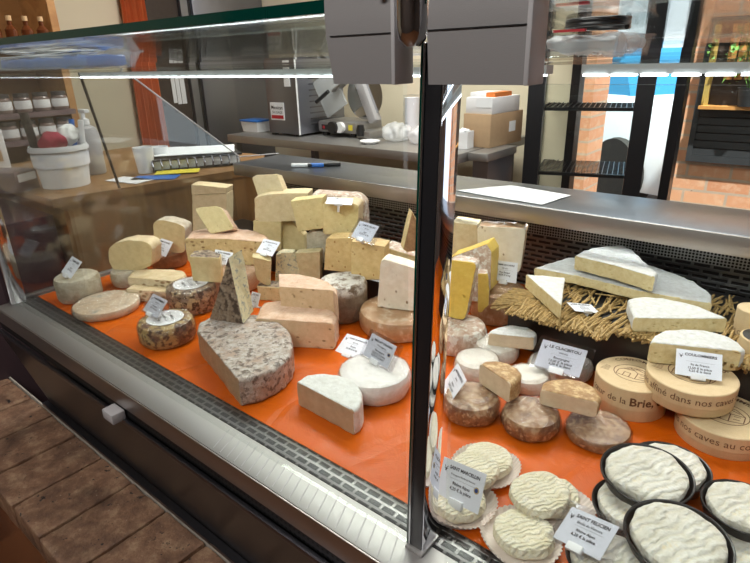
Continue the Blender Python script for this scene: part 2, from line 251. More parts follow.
cheese_mat('rind_pink', (.62, .38, .25), (.76, .56, .42), scale=40, bump=.4, wrap=.35)
cheese_mat('rind_orange', (.44, .24, .11), (.62, .39, .21), scale=40, bump=.25, wrap=.5, patch=((.72, .58, .42), 40, .52, .64))
cheese_mat('rind_washed', (.52, .32, .22), (.76, .62, .50), scale=60, bump=.9, wrap=.45, spots=((.84, .79, .70), 90, .5, .58))
cheese_mat('rind_goat_brown', (.26, .13, .06), (.48, .29, .15), scale=90, bump=1.0, bs=60, wrap=.9, spots=((.56, .40, .24), 95, .52, .62), patch=((.16, .075, .04), 40, .46, .60))
cheese_mat('rind_goat_gold', (.36, .19, .07), (.58, .36, .16), scale=90, spots=((.68, .48, .24), 90, .5, .62), bump=.9, bs=110, wrap=.25)
cheese_mat('rind_wrapped_pale', (.70, .50, .34), (.80, .66, .52), scale=24, bump=.2, wrap=1, patch=((.30, .34, .32), 36, .58, .66))
cheese_mat('rind_cream', (.62, .47, .27), (.76, .63, .41), scale=40, bump=.35)
cheese_mat('skin_marcellin', (.82, .75, .55), (.91, .86, .72), scale=50, rough=.6, bump=.5, wave=52)
cheese_mat('skin_felicien', (.70, .67, .58), (.84, .82, .76), scale=50, rough=.5, bump=1.0, bs=120, wave=30, patch=((.80, .62, .28), 26, .60, .70))
# metals and plastics
def steel(name, c, rough=.28, sx=1, sy=8):
    t = NT(name); n = t.noise(1, 4, .6, vec=t.mapped((sx, sy, sy)))
    t.base(t.ramp(n, [(.3, tuple(x * .93 for x in c)), (.7, c)])); t.set(Metallic=1.0)
    t.link(t.ramp(n, [(.3, rough * .9), (.7, rough * 1.15)]), t.b.inputs['Roughness'])
    MATS[name] = t.m; return t.m
steel('steel', (.45, .44, .43), .5); steel('steel_worktop', (.26, .28, .31), .30); steel('steel_fascia', (.52, .48, .45), .38)
steel('steel_dark', (.20, .20, .23), .35); steel('steel_door', (.30, .31, .36), .4, 60, 4)
plain('chrome', (.55, .55, .57), .08, 1); plain('mirror_strip', (.78, .80, .86), .03, 1)
plain('black_metal', (.012, .012, .014), .28); plain('black_plastic', (.015, .015, .016), .35); plain('black_panel', (.022, .019, .018), .3)
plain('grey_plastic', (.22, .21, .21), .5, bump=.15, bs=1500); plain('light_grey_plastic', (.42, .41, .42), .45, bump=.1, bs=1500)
plain('rail_grey', (.42, .45, .45), .45); plain('white_plastic', (.82, .83, .85), .35); plain('card_white', (.86, .88, .95), .4)
plain('ink', (.025, .022, .03), .6); plain('ink_blue', (.03, .06, .22), .5); plain('gold_seal', (.55, .42, .2), .5); plain('ink_brown', (.16, .07, .03), .7)
plain('paper', (.80, .82, .85), .8, bump=.1, bs=40); plain('paper_cup', (.82, .72, .66), .7); plain('paper_label', (.80, .80, .82), .5)
plain('blue_plastic', (.03, .16, .55), .35); plain('red', (.45, .02, .03), .6); plain('yellow_card', (.75, .62, .05), .5)
plain('white_fabric', (.8, .8, .78), .95, bump=.6, bs=220); plain('red_fabric', (.32, .02, .05), .9)
plain('cardboard', (.46, .31, .18), .85, var=.1); plain('white_card', (.78, .78, .80), .8); plain('orange_card', (.7, .2, .04), .7)
plain('curtain', (.70, .17, .05), .85, bump=.2, bs=30, var=.2); plain('wall_cream', (.80, .72, .54), .9, var=.06, bs=8, bump=.05)
plain('floor_tile', (.22, .09, .04), .35, var=.4, bs=12); plain('glazed_brown', (.24, .085, .035), .2, var=.5, bs=20); plain('wall_brown', (.08, .06, .05), .8, var=.1, bs=8); plain('ceiling_white', (.22, .20, .18), .9); plain('dark_door', (.05, .035, .03), .4, var=.2)
plain('straw_ink', (.1, .05, .02), .8); plain('purple_grey', (.16, .11, .12), .5); plain('pale_grout', (.55, .50, .43), .8, bump=.5, bs=200, var=.4); plain('mustard', (.42, .30, .08), .6); plain('purple_dark', (.05, .03, .035), .4); plain('pink_cloth', (.6, .32, .30), .9)
plain('amber', (.12, .035, .012), .1); plain('honey_jar', (.22, .16, .15), .12); plain('jar_lid', (.12, .12, .13), .3, .6); plain('cork', (.62, .42, .22), .8)
plain('leaf', (.12, .30, .05), .6, var=.4, bs=60); plain('car_paint', (.62, .66, .72), .2, .2); plain('car_glass', (.03, .22, .42), .05, .4); plain('tyre', (.02, .02, .02), .8)
plain('asphalt', (.42, .40, .39), .9, bump=.2, bs=30); plain('slate', (.03, .033, .04), .6, var=.3, bs=20); plain('orange_wood', (.60, .28, .08), .55, var=.15)
def glass(name, tint=(.97, .99, .98), ior=1.45, rough=0.0, extra=0.0):
    t = NT(name); t.n.remove(t.b)
    tr = t.add('ShaderNodeBsdfTransparent'); tr.inputs[0].default_value = (*tint, 1)
    gl = t.add('ShaderNodeBsdfGlossy'); gl.inputs['Roughness'].default_value = rough
    lw = t.add('ShaderNodeLayerWeight'); lw.inputs[0].default_value = .5
    f0 = ((ior - 1) / (ior + 1)) ** 2
    fr = t.math('ADD', t.math('MULTIPLY', t.math('POWER', lw.outputs['Facing'], 5.0), 1 - f0), f0 + extra)
    mx = t.add('ShaderNodeMixShader')
    t.link(fr, mx.inputs[0]); t.link(tr.outputs[0], mx.inputs[1]); t.link(gl.outputs[0], mx.inputs[2])
    t.link(mx.outputs[0], t.out.inputs[0]); MATS[name] = t.m; return t.m
glass('glass', extra=.0); glass('side_glass', (.93, .95, .95), 1.5, extra=.035); glass('clear_plastic', (.93, .95, .96), 1.5, .12, .06); glass('film', (.97, .97, .98), 1.45, .08, .05); glass('blade_guard', (.8, .84, .86), 1.5, .15, .12)
def wrapfilm():
    m = glass('film_wrap', (.985, .985, .985), 1.45, .12, .01); nt = m.node_tree
    gl = [n for n in nt.nodes if n.type == 'BSDF_GLOSSY'][0]; tc = nt.nodes.new('ShaderNodeTexCoord')
    v = nt.nodes.new('ShaderNodeTexNoise'); v.inputs['Scale'].default_value = 90; v.inputs['Detail'].default_value = 5; v.inputs['Distortion'].default_value = 2
    bp = nt.nodes.new('ShaderNodeBump'); bp.inputs['Strength'].default_value = 1.0; bp.inputs['Distance'].default_value = .003
    nt.links.new(tc.outputs['Object'], v.inputs['Vector']); nt.links.new(v.outputs['Fac'], bp.inputs['Height']); nt.links.new(bp.outputs[0], gl.inputs['Normal'])
wrapfilm()
def frosted(name, c, a, rough=.25):
    t = NT(name); t.base(c); t.set(Roughness=rough, Alpha=a); t.bump(t.noise(40, 4), .4); MATS[name] = t.m
frosted('crumple', (.80, .82, .84), .45); frosted('guard_plastic', (.62, .66, .68), .5); frosted('tray_plastic', (.60, .68, .76), .22)
plain('glass_edge', (.0, .035, .025), .08)
def emit(name, c, s):
    t = NT(name); t.base((0.8, 0.8, 0.8)); t.b.inputs['Emission Color'].default_value = (*c, 1); t.b.inputs['Emission Strength'].default_value = s
    MATS[name] = t.m
emit('led', (.92, .96, 1), 9)
def orange_mat():
    t = NT('orange_sheet'); t.base(t.ramp(t.noise(5, 5), [(.3, (.53, .085, .0015)), (.7, (.64, .115, .002))]))
    t.set(Roughness=.4, Specular_IOR_Level=.12, Coat_Weight=.2, Coat_Roughness=.04)
    v = t.vor(7, vec=t.mapped((1, .5, 1), (0, 0, .6)), feature='DISTANCE_TO_EDGE'); n = t.noise(14, 4, .6, dist=2)
    t.bump(t.math('ADD', t.ramp(v, [(0, 0), (.06, 1)]), n), .28, .006); t.bump(t.noise(22, 5, .6, dist=3), .4, .006, to='Coat Normal')
    MATS['orange_sheet'] = t.m
orange_mat()
def slots(name, vec_scale, colA, colB, bw, rh, mortar, rot=(0, 0, 0)):
    t = NT(name); b = t.add('ShaderNodeTexBrick', offset=.5)
    t.link(t.mapped((1, 1, 1), rot), b.inputs['Vector'])
    b.inputs['Color1'].default_value = (0, 0, 0, 1); b.inputs['Color2'].default_value = (0, 0, 0, 1); b.inputs['Mortar'].default_value = (1, 1, 1, 1)
    b.inputs['Scale'].default_value = 1; b.inputs['Brick Width'].default_value = bw; b.inputs['Row Height'].default_value = rh; b.inputs['Mortar Size'].default_value = mortar; b.inputs['Mortar Smooth'].default_value = .3
    t.base(t.mix(b.outputs['Color'], colB, colA)); t.link(b.outputs['Color'], t.b.inputs['Metallic']); t.set(Roughness=.35)
    t.bump(b.outputs['Color'], .6, .002); MATS[name] = t.m
slots('slotted_steel', 1, (.19, .187, .183), (.006, .006, .006), .022, .0117, .0024)
slots('slotted_dark', 1, (.24, .235, .23), (.002, .002, .002), .034, .012, .0035, (R(90), 0, 0))
def dots(name, colA, colB, pitch, r, rot=(0, 0, 0)):
    t = NT(name); v = t.vor(1 / pitch, vec=t.mapped((1, 1, 1), rot), rnd=0.0)
    m = t.ramp(v, [(r, 0), (r + .08, 1)]); t.base(t.mix(m, colB, colA)); t.set(Metallic=.8, Roughness=.4); MATS[name] = t.m
dots('perforated_dark', (.42, .41, .40), (.002, .002, .002), .0062, .33)
dots('perforated_strip', (.05, .05, .05), (.002, .002, .002), .0085, .33)
def wood(name, c1, c2, vec, scale=6, rough=.5, bump=.15):
    t = NT(name); n = t.noise(scale, 6, .6, vec=t.mapped(vec), dist=1.2)
    t.base(t.ramp(n, [(.25, c1), (.5, c2), (.75, c1)])); t.set(Roughness=rough); t.bump(n, bump, .002); MATS[name] = t.m
wood('wood_block', (.16, .075, .025), (.27, .14, .05), (2, 2, .35), 7)
wood('wood_shelf', (.32, .14, .045), (.50, .27, .10), (1, .25, 1), 9)
wood('wood_crate', (.34, .20, .09), (.48, .31, .15), (1, 1, .3), 9)
def sill_mat():
    t = NT('worn_brick'); c = t.ramp(t.noise(26, 8, .7), [(.28, (.11, .058, .036)), (.5, (.25, .135, .08)), (.72, (.46, .31, .19))])
    c = t.mix(t.ramp(t.noise(9, 5, .6), [(.45, 0), (.72, .8)]), c, (.045, .024, .018))
    c = t.mix(t.ramp(t.noise(130, 3, .6), [(.66, 0), (.74, .8)]), c, (.40, .32, .24))
    c = t.mix(t.ramp(t.noise(55, 3, .7), [(.64, 0), (.70, 1)]), c, (.012, .01, .01))
    t.base(c); t.set(Roughness=.55); t.bump(t.noise(70, 8, .7), .8, .004); MATS['worn_brick'] = t.m
    t = NT('mortar'); t.base(t.ramp(t.noise(60, 5), [(.3, (.07, .045, .03)), (.7, (.25, .2, .15))])); t.set(Roughness=.9); t.bump(t.noise(150), .6); MATS['mortar'] = t.m
sill_mat()
def brick_mat():
    t = NT('brick_wall'); b = t.add('ShaderNodeTexBrick', offset=.5)
    t.link(t.mapped((1, 1, 1), (R(-90), 0, 0)), b.inputs['Vector'])
    b.inputs['Color1'].default_value = (.52, .22, .12, 1); b.inputs['Color2'].default_value = (.66, .34, .20, 1); b.inputs['Mortar'].default_value = (.44, .34, .27, 1)
    b.inputs['Scale'].default_value = 1; b.inputs['Brick Width'].default_value = .235; b.inputs['Row Height'].default_value = .083; b.inputs['Mortar Size'].default_value = .008
    c = t.mix(t.ramp(t.noise(24, 5), [(.5, 0), (.75, .6)]), b.outputs['Color'], (.72, .5, .36))
    c = t.mix(t.ramp(t.noise(60, 3), [(.68, 0), (.72, 1)]), c, (.12, .05, .03))
    t.base(c); t.set(Roughness=.85); t.bump(b.outputs['Fac'], -.5, .01); MATS['brick_wall'] = t.m
brick_mat()

# ------------------------------------------------------------------ mesh helpers
def link(o, parent=None):
    C.objects.link(o)
    if parent is not None: o.parent = parent
    return o
def obj(name, bm, m, parent=None, smooth=True, angle=35):
    me = bpy.data.meshes.new(name)
    bmesh.ops.recalc_face_normals(bm, faces=bm.faces[:])
    bm.to_mesh(me); bm.free()
    for mm in (m if isinstance(m, (list, tuple)) else [m]): me.materials.append(MATS[mm] if isinstance(mm, str) else mm)
    if smooth:
        me.polygons.foreach_set('use_smooth', [True] * len(me.polygons)); me.set_sharp_from_angle(angle=R(angle))
    return link(bpy.data.objects.new(name, me), parent)
def tag(o, label=None, cat=None, group=None, kind=None):
    if label: o['label'] = label
    if cat: o['category'] = cat
    if group: o['group'] = group
    if kind: o['kind'] = kind
    return o
def thing(name, label, cat, loc=(0, 0, 0), rz=0, group=None, mat=None):
    o = link(bpy.data.objects.new(name, None)); o.empty_display_size = .02
    if mat is not None: o.matrix_world = mat
    else: o.location = loc; o.rotation_euler = (0, 0, rz)
    return tag(o, label, cat, group)
def struct(o): o['kind'] = 'structure'; return o
def bx(bm, x0, x1, y0, y1, z0, z1, bev=0, M=None, mi=0):
    r = bmesh.ops.create_cube(bm, size=1)
    vs = r['verts']
    for v in vs: v.co = Vector((x0 + (v.co.x + .5) * (x1 - x0), y0 + (v.co.y + .5) * (y1 - y0), z0 + (v.co.z + .5) * (z1 - z0)))
    fs = {f for v in vs for f in v.link_faces}
    for f in fs: f.material_index = mi
    if bev:
        es = list({e for v in vs for e in v.link_edges})
        rr = bmesh.ops.bevel(bm, geom=es, offset=bev, segments=2, affect='EDGES', profile=.5)
        vs = list({v for f in rr['faces'] for v in f.verts} | {v for v in vs if v.is_valid})
        for f in {f for v in vs for f in v.link_faces}: f.material_index = mi
    if M is not None:
        for v in vs: v.co = M @ v.co
    return bm
def box(x0, x1, y0, y1, z0, z1, bev=0, M=None): return bx(bmesh.new(), x0, x1, y0, y1, z0, z1, bev, M)
def rings(bm, rs, closed=False, cap=True, mi=0):
    """rs: list of rings (lists of Vectors) of equal length"""
    vv = [[bm.verts.new(p) for p in r] for r in rs]; n = len(rs[0])
    k = len(vv)
    for i in range(k if closed else k - 1):
        a, b = vv[i], vv[(i + 1) % k]
        for j in range(n):
            f = bm.faces.new((a[j], a[(j + 1) % n], b[(j + 1) % n], b[j])); f.material_index = mi
    if cap and not closed:
        bm.faces.new(vv[0][::-1]).material_index = mi; bm.faces.new(vv[-1]).material_index = mi
    return bm
def lathe(prof, seg=48, bm=None, fn=None, loc=(0, 0, 0), cap=True, mi=0):
    """prof: (r, z) list; fn(theta, r, z) -> (r, z)"""
    bm = bm or bmesh.new(); rs = []
    for r, z in prof:
        ring = []
        for j in range(seg):
            a = 2 * math.pi * j / seg; rr, zz = (fn(a, r, z) if fn else (r, z)); rr = max(rr, 1e-5)
            ring.append(Vector((loc[0] + rr * math.cos(a), loc[1] + rr * math.sin(a), loc[2] + zz)))
        rs.append(ring)
    return rings(bm, rs, cap=cap, mi=mi)
def tube(bm, pts, r, seg=8, mi=0):
    pts = [Vector(p) for p in pts]; rs = []
    for i, p in enumerate(pts):
        d = (pts[min(i + 1, len(pts) - 1)] - pts[max(i - 1, 0)]).normalized()
        up = Vector((0, 0, 1)) if abs(d.z) < .9 else Vector((1, 0, 0))
        u = d.cross(up).normalized(); v = d.cross(u)
        rr = r[i] if isinstance(r, (list, tuple)) else r
        rs.append([p + (u * math.cos(2 * math.pi * k / seg) + v * math.sin(2 * math.pi * k / seg)) * rr for k in range(seg)])
    return rings(bm, rs, mi=mi)
def prism(bm, pts, z0, z1, M=None, mi=0):
    a = [bm.verts.new(Vector((p[0], p[1], z0))) for p in pts]; b = [bm.verts.new(Vector((p[0], p[1], z1))) for p in pts]
    n = len(pts); fs = [bm.faces.new(a[::-1]), bm.faces.new(b)] + [bm.faces.new((a[i], a[(i + 1) % n], b[(i + 1) % n], b[i])) for i in range(n)]
    for f in fs: f.material_index = mi
    if M is not None:
        for v in a + b: v.co = M @ v.co
    return bm
def text_bm(s, size=1, bold=0.0, align='CENTER', shear=0):
    cu = bpy.data.curves.new('t', 'FONT'); cu.body = s; cu.size = size; cu.align_x = align; cu.offset = bold * size; cu.shear = shear
    cu.resolution_u = 2
    o = bpy.data.objects.new('t', cu); C.objects.link(o)
    dg = bpy.context.evaluated_depsgraph_get(); dg.update()
    me = bpy.data.meshes.new_from_object(o.evaluated_get(dg)); bm = bmesh.new(); bm.from_mesh(me)
    bpy.data.objects.remove(o); bpy.data.curves.remove(cu); bpy.data.meshes.remove(me); return bm
def merge(dst, src):
    me = bpy.data.meshes.new('x'); src.to_mesh(me); src.free(); dst.from_mesh(me); bpy.data.meshes.remove(me)
def fit_text(dst, s, cx, cy, w, h, bold=0, shear=0):
    """text of height <= h and width <= w centred on (cx, cy)"""
    t = text_bm(s, 1, bold, shear=shear)
    if not t.verts: t.free(); return
    xs = [v.co.x for v in t.verts]; ys = [v.co.y for v in t.verts]
    W_, H_ = max(xs) - min(xs), .72; k = min(w / W_, h / H_); mx = (max(xs) + min(xs)) / 2
    for v in t.verts: v.co = Vector((cx + (v.co.x - mx) * k, cy + (v.co.y - .36) * k, v.co.z))
    merge(dst, t)

WRAPPED = {'rind_white_wrapped', 'rind_goat_white', 'rind_crust_dark', 'rind_mottled', 'rind_orange', 'rind_goat_brown', 'rind_wrapped_pale'}
def cling_film(bm, parent, seed):
    """crinkled clear film lying just over the cheese"""
    for f in bm.faces: f.material_index = 0
    bm.normal_update(); off = Vector((seed, seed * 2.3, 0)); ds = []
    for v in bm.verts:
        p = v.co + off; n1 = noise.noise(p * 55); n2 = 1 - abs(noise.noise(p * 95)) * 2.2; n3 = 1 - abs(noise.noise(p * 160 + Vector((3, 1, 2)))) * 2
        ds.append(v.normal * (.0012 + .0007 * n1 + .0007 * max(n2, 0) + .0004 * max(n3, 0)))
    for v, d in zip(bm.verts, ds): v.co += d
    bmesh.ops.delete(bm, geom=[f for f in bm.faces if f.calc_center_median().z < .0015 and abs(f.normal.z) > .8], context='FACES')
    me = bpy.data.meshes.new('cling_film'); bm.to_mesh(me); bm.free(); me.materials.append(MATS['film_wrap'])
    me.polygons.foreach_set('use_smooth', [True] * len(me.polygons)); me.set_sharp_from_angle(angle=R(50))
    return link(bpy.data.objects.new('cling_film', me), parent)
# ------------------------------------------------------------------ cheese builders
def roughen(bm, amp, freq, seed):
    bm.normal_update()
    off = Vector((seed * 3.1, seed * 1.7, seed * .9)); ds = []
    for v in bm.verts:
        p = v.co + off
        d = noise.noise(p * freq) + .5 * noise.noise(p * freq * 2.3)
        ds.append(v.normal * d * amp)
    for v, d in zip(bm.verts, ds): v.co += d
def gridcut(bm, s):
    xs = [v.co for v in bm.verts]
    for ax in range(3):
        lo, hi = min(c[ax] for c in xs), max(c[ax] for c in xs)
        n = int((hi - lo) / s)
        no = Vector((0, 0, 0)); no[ax] = 1
        for i in range(1, n + 1):
            co = Vector((0, 0, 0)); co[ax] = lo + (hi - lo) * i / (n + 1)
            bmesh.ops.bisect_plane(bm, geom=bm.verts[:] + bm.edges[:] + bm.faces[:], dist=1e-6, plane_co=co, plane_no=no)
def solid(pts, z0, z1, cut, front, back, bev):
    """prism with paste (0) / rind (1) faces; returns bm"""
    n = len(pts)
    if len(cut) == n: back = 0
    area = sum(pts[i][0] * pts[(i + 1) % n][1] - pts[(i + 1) % n][0] * pts[i][1] for i in range(n))
    cutset = set(cut)
    if area < 0:
        pts = pts[::-1]; cutset = {(n - 2 - i) % n for i in cutset}
    bm = bmesh.new()
    a = [bm.verts.new((p[0], p[1], z0)) for p in pts]; b = [bm.verts.new((p[0], p[1], z1)) for p in pts]
    f = bm.faces.new(a[::-1]); f.material_index = back
    f = bm.faces.new(b); f.material_index = front
    for i in range(n):
        f = bm.faces.new((a[i], a[(i + 1) % n], b[(i + 1) % n], b[i])); f.material_index = 0 if i in cutset else 1
    bm.normal_update()
    es = []
    for e in bm.edges:
        if len(e.link_faces) == 2 and e.calc_face_angle() > R(40) and all(q.material_index == 1 for q in e.link_faces): es.append(e)
    if es and bev: bmesh.ops.bevel(bm, geom=es, offset=bev, segments=3, affect='EDGES', profile=.55, clamp_overlap=True, material=-1)
    es = [e for e in bm.edges if len(e.link_faces) == 2 and e.calc_face_angle() > R(40)]
    bmesh.ops.bevel(bm, geom=es, offset=.0011, segments=1, affect='EDGES', clamp_overlap=True, material=-1)
    return bm
def cheese(key, name, label, paste, rind, cat='cheese', bev=.009, amp=.0011, seed=None, group=None, **kw):
    d = DATA[key]; seed = seed or (sum(map(ord, key)) % 97)
    if d['t'] == 'wheel':
        r, h = d['r'], d['h']; e = min(.011, h * .3)
        prof = [(1e-4, 0), (r * .35, 0), (r * .7, 0), (r - e, 0), (r - e * .3, e * .28), (r, e), (r * 1.004, h * .5), (r, h - e), (r - e * .3, h - e * .28), (r - e, h - e * .02)]
        prof += [(r * k, h + .0012 * (1 - k)) for k in (.75, .6, .45, .3, .15)] + [(1e-4, h + .0012)]
        bm = lathe(prof, 56); bmesh.ops.remove_doubles(bm, verts=bm.verts[:], dist=1e-5)
        roughen(bm, amp * 1.3, 35, seed)
        fb = None
        if rind in WRAPPED:
            fb = bm.copy(); gridcut(fb, max(.0035, r / 16))
        o = obj(name, bm, rind); o.location = d['c']; o.rotation_euler.z = seed
        if fb: cling_film(fb, o, seed)
        o.rotation_euler.x = kw.get('tx', 0); o.rotation_euler.y = kw.get('ty', 0)
        return tag(o, label, cat, group)
    if d['t'] == 'flat':
        P = d['pts']; cx = sum(p[0] for p in P) / len(P); cy = sum(p[1] for p in P) / len(P)
        bm = solid([(p[0] - cx, p[1] - cy) for p in P], 0, d['h'], d['cut'], 1, 1, min(bev, d['h'] * .3))
        M = Matrix.Translation((cx, cy, d['z']))
    else:
        n = len(d['pts']); cut = {'face': [], 'all': list(range(n)), 'rev': list(range(n)), 'none': []}[d['cut']]
        bm = solid([tuple(p) for p in d['pts']], -d['d'], 0, cut, 0 if d['cut'] in ('face', 'all') else 1, 1, min(bev, d['d'] * .3))
        a, t = R(d['az']), R(d['tilt'])
        nn = Vector((math.cos(a) * math.cos(t), math.sin(a) * math.cos(t), math.sin(t))); u = Vector((-math.sin(a), math.cos(a), 0)); v = nn.cross(u)
        M = Matrix((u, v, nn)).transposed().to_4x4(); M = Matrix.Translation(d['o']) @ M
    dims = [max(v.co[i] for v in bm.verts) - min(v.co[i] for v in bm.verts) for i in range(3)]
    gridcut(bm, max(.0035, max(dims) / 26)); roughen(bm, amp, 60, seed)
    bm.normal_update(); n_faces = {f.material_index for f in bm.faces}
    if paste is None or n_faces == {1}:
        for f in bm.faces: f.material_index = 0
        o = obj(name, bm, rind); o.matrix_world = M; return tag(o, label, cat, group)
    root = thing(name, label, cat, mat=M, group=group)
    for mi, nm, m in ((0, 'paste', paste), (1, 'rind', rind)):
        b2 = bm.copy(); bmesh.ops.delete(b2, geom=[f for f in b2.faces if f.material_index != mi], context='FACES')
        for f in b2.faces: f.material_index = 0
        me = bpy.data.meshes.new(nm); b2.to_mesh(me); b2.free(); me.materials.append(MATS[m])
        me.polygons.foreach_set('use_smooth', [True] * len(me.polygons)); me.set_sharp_from_angle(angle=R(38))
        link(bpy.data.objects.new(nm, me), root)
    if rind in WRAPPED and rind != 'rind_mottled' and d['t'] == 'flat': cling_film(bm, root, seed)
    else: bm.free()
    return root

def goat_head(bm, cx, cy, s):
    """small emblem: a horned head, drawn as flat shapes"""
    for P in ([(-.25, .1), (.25, .1), (.12, -.5), (0, -.62), (-.12, -.5)], [(-.25, .12), (-.1, .12), (-.3, .55), (-.62, .62), (-.42, .42)],
              [(.25, .12), (.1, .12), (.3, .55), (.62, .62), (.42, .42)], [(-.28, .08), (-.6, .02), (-.3, -.1)], [(.28, .08), (.6, .02), (.3, -.1)]):
        bm.faces.new([bm.verts.new((cx + x * s, cy + y * s, 0)) for x, y in P])
def card(key, label, title, lines, seal=None, logo=True, sleeve=False, clip='front', group=None):
    d = DATA[key]; a, t = R(d['az']), R(d['tilt'])
    nn = Vector((math.cos(a) * math.cos(t), math.sin(a) * math.cos(t), math.sin(t))); u = Vector((-math.sin(a), math.cos(a), 0)); v = nn.cross(u)
    M = Matrix.Translation(d['o']) @ Matrix((u, v, nn)).transposed().to_4x4() @ Matrix.Rotation(R(d['rot']), 4, 'Z')
    w, h = d['w'], d['h']
    root = thing('price_card', label, 'price card', mat=M, group=group)
    obj('card_sheet', box(-w / 2, w / 2, -h / 2, h / 2, -.0006, 0), 'card_white', root, False)
    bm = bmesh.new()
    if title: fit_text(bm, title, w * .04, h * .33, w * .70, h * .125, .03)
    for s, y, ww, hh, b in lines:
        if s == '-': prism(bm, [(w * (.04 - ww / 2), y * h - .0001), (w * (.04 + ww / 2), y * h - .0001), (w * (.04 + ww / 2), y * h + .0001), (w * (.04 - ww / 2), y * h + .0001)], 0, .00001)
        else: fit_text(bm, s, w * .03, y * h, w * ww, h * hh, b)
    if logo: goat_head(bm, -w * .39, h * .25, w * .085)
    for v_ in bm.verts: v_.co.z = .0003
    obj('lettering', bm, 'ink', root, False)
    if seal:
        b = bmesh.new(); sx, sy = w * .37, h * .02
        b1 = lathe([(1e-4, .0003), (w * .058, .0003), (w * .058, .0005), (1e-4, .0005)], 24, loc=(sx, sy, 0)); merge(b, b1)
        s_ = obj('seal', b, 'gold_seal', root, False)
        obj('seal_centre', lathe([(1e-4, .0005), (w * .036, .0005), (w * .036, .0008), (1e-4, .0008)], 20, loc=(sx, sy, 0)), seal, s_, False)
    b = bmesh.new()
    if clip == 'front': bx(b, -w * .16, w * .16, -h * .62, -h * .40, -.002, .0035, .001)
    bx(b, -.0025, .0025, -h * .58, -h * .46, -.018, -.0007, .001)
    obj('clip', b, 'white_plastic', root)
    if sleeve:
        m = .006; s2 = box(-w / 2 - m, w / 2 + m * 2, -h / 2 - m * .6, h / 2 + m, -.0012, -.0009)
        b1 = box(-w / 2 - m, w / 2 + m * 2, -h / 2 - m * .6, h / 2 + m, .0012, .0014); merge(s2, b1)
        gridcut(s2, .006); roughen(s2, .0005, 120, 3)
        obj('sleeve', s2, 'film', root)
    return root
def L(a, b, c, d=None):
    o = [(a, .17, .56, .075, .012), ('-', .07, .62, 0, 0), (b, -.04, .40, .085, .02), (c, -.17, .56, .085, .02)]
    if d: o.append((d, -.28, .56, .085, .02))
    return o + [('le 12/05', -.41, .1, .04, 0)]
# ================================================================== display case
case = thing('display_case', 'long refrigerated cheese counter with steel ledge, orange deck and black front panel', 'display case', (-.5, .7, .45))
def cobj(name, bm, m, smooth=True, parent=None):
    for v in bm.verts: v.co -= Vector(case.location)
    return obj(name, bm, m, parent or case, smooth)
XL, XR = -1.462, .62
cobj('base_cabinet', box(XL, XR, .42, 1.28, .06, .765), 'black_panel', False)
cobj('deck', box(XL, XR, .437, 1.20, .765, DECK - .0012), 'steel', False)
cobj('ledge', box(XL, XR, .349, .402, .772, DECK, .002), 'steel')
cobj('air_grille', box(XL, XR, .402, .437, .772, DECK, .001), 'slotted_steel')
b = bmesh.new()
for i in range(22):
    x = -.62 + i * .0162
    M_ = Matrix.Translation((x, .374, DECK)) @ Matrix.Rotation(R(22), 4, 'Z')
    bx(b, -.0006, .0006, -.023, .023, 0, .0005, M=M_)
cobj('ledge_stripe', b, 'light_grey_plastic')  # thin pale slanted strips across part of the ledge
cobj('front_fascia', box(XL, XR, .3465, .349, .764, .799, .0008), 'steel_fascia')
cobj('vent_strip', box(XL, XR, .349, .372, .745, .762), 'perforated_strip', False)
b = box(XL, XR, .3395, .3475, .735, .7445, .0015); cobj('front_rail', b, 'steel_dark')
b = bmesh.new(); prism(b, [(0, 0), (.003, 0), (.003, .25), (0, .25)], XL, XR)
b.free()
b = bmesh.new()
rings(b, [[Vector((x, y, z)) for y, z in ((.342, .735), (.352, .735), (.425, .50), (.425, .46), (.405, .46), (.405, .50))] for x in (XL, XR)])
cobj('front_panel', b, 'black_panel', False)
b = bmesh.new(); bx(b, XL, XR, .385, .40, .504, .512); cobj('kick_trim', b, 'steel_dark', False)
h = cobj('rail_catch', box(-.905, -.868, .322, .347, .742, .762, .003), 'light_grey_plastic')
# rear worktop
cobj('rear_worktop', box(-1.455, XR, 1.07, 1.262, 1.0, 1.028, .002), 'steel_worktop')
cobj('worktop_fascia', box(-1.455, XR, 1.066, 1.0695, .992, 1.0275, .0008), 'steel_fascia')
cobj('rear_panel', box(XL, XR, 1.195, 1.20, .80, .93), 'slotted_dark', False)
cobj('rear_perforated_panel', box(XL, XR, 1.190, 1.20, .93, 1.0), 'perforated_dark', False)
cobj('rear_duct', box(XL, XR, 1.20, 1.27, .80, 1.0), 'black_panel', False)
# end glass of the case
P_ = [(.41, .803), (.41, 1.33), (.739, 1.333), (1.10, 1.041), (1.10, 1.03), (1.064, .990), (1.064, .803)]
b = bmesh.new(); rings(b, [[Vector((x, y, z)) for y, z in P_] for x in (-1.466, -1.460)])
cobj('end_glass', b, 'side_glass', False)
b = tube(bmesh.new(), [(-1.463, .74, 1.334), (-1.463, 1.10, 1.042), (-1.463, 1.262, 1.03)], .0022, 6); cobj('end_glass_edge', b, 'light_grey_plastic')
b = box(-1.470, -1.435, .375, .41, .80, 1.355, .003); cobj('corner_post', b, 'chrome')
cobj('end_glass_channel', box(-1.470, -1.452, .41, 1.06, .80, .806, .001), 'steel')
# orange sheet
b = box(-1.445, XR, .4375, 1.188, DECK - .0008, DECK); sh = obj('orange_sheet', b, 'orange_sheet', None, False)
tag(sh, 'glossy orange plastic sheet covering the deck under the cheeses', 'plastic sheet')
rs = obj('display_riser', box(-1.43, -.722, .888, 1.06, DECK + .0003, .8555, .003), 'black_plastic'); tag(rs, 'low step raising the rear row of cheeses, black for the shade in the gaps', 'display riser')  # black colour stands in for deep shade between the stacked cheeses

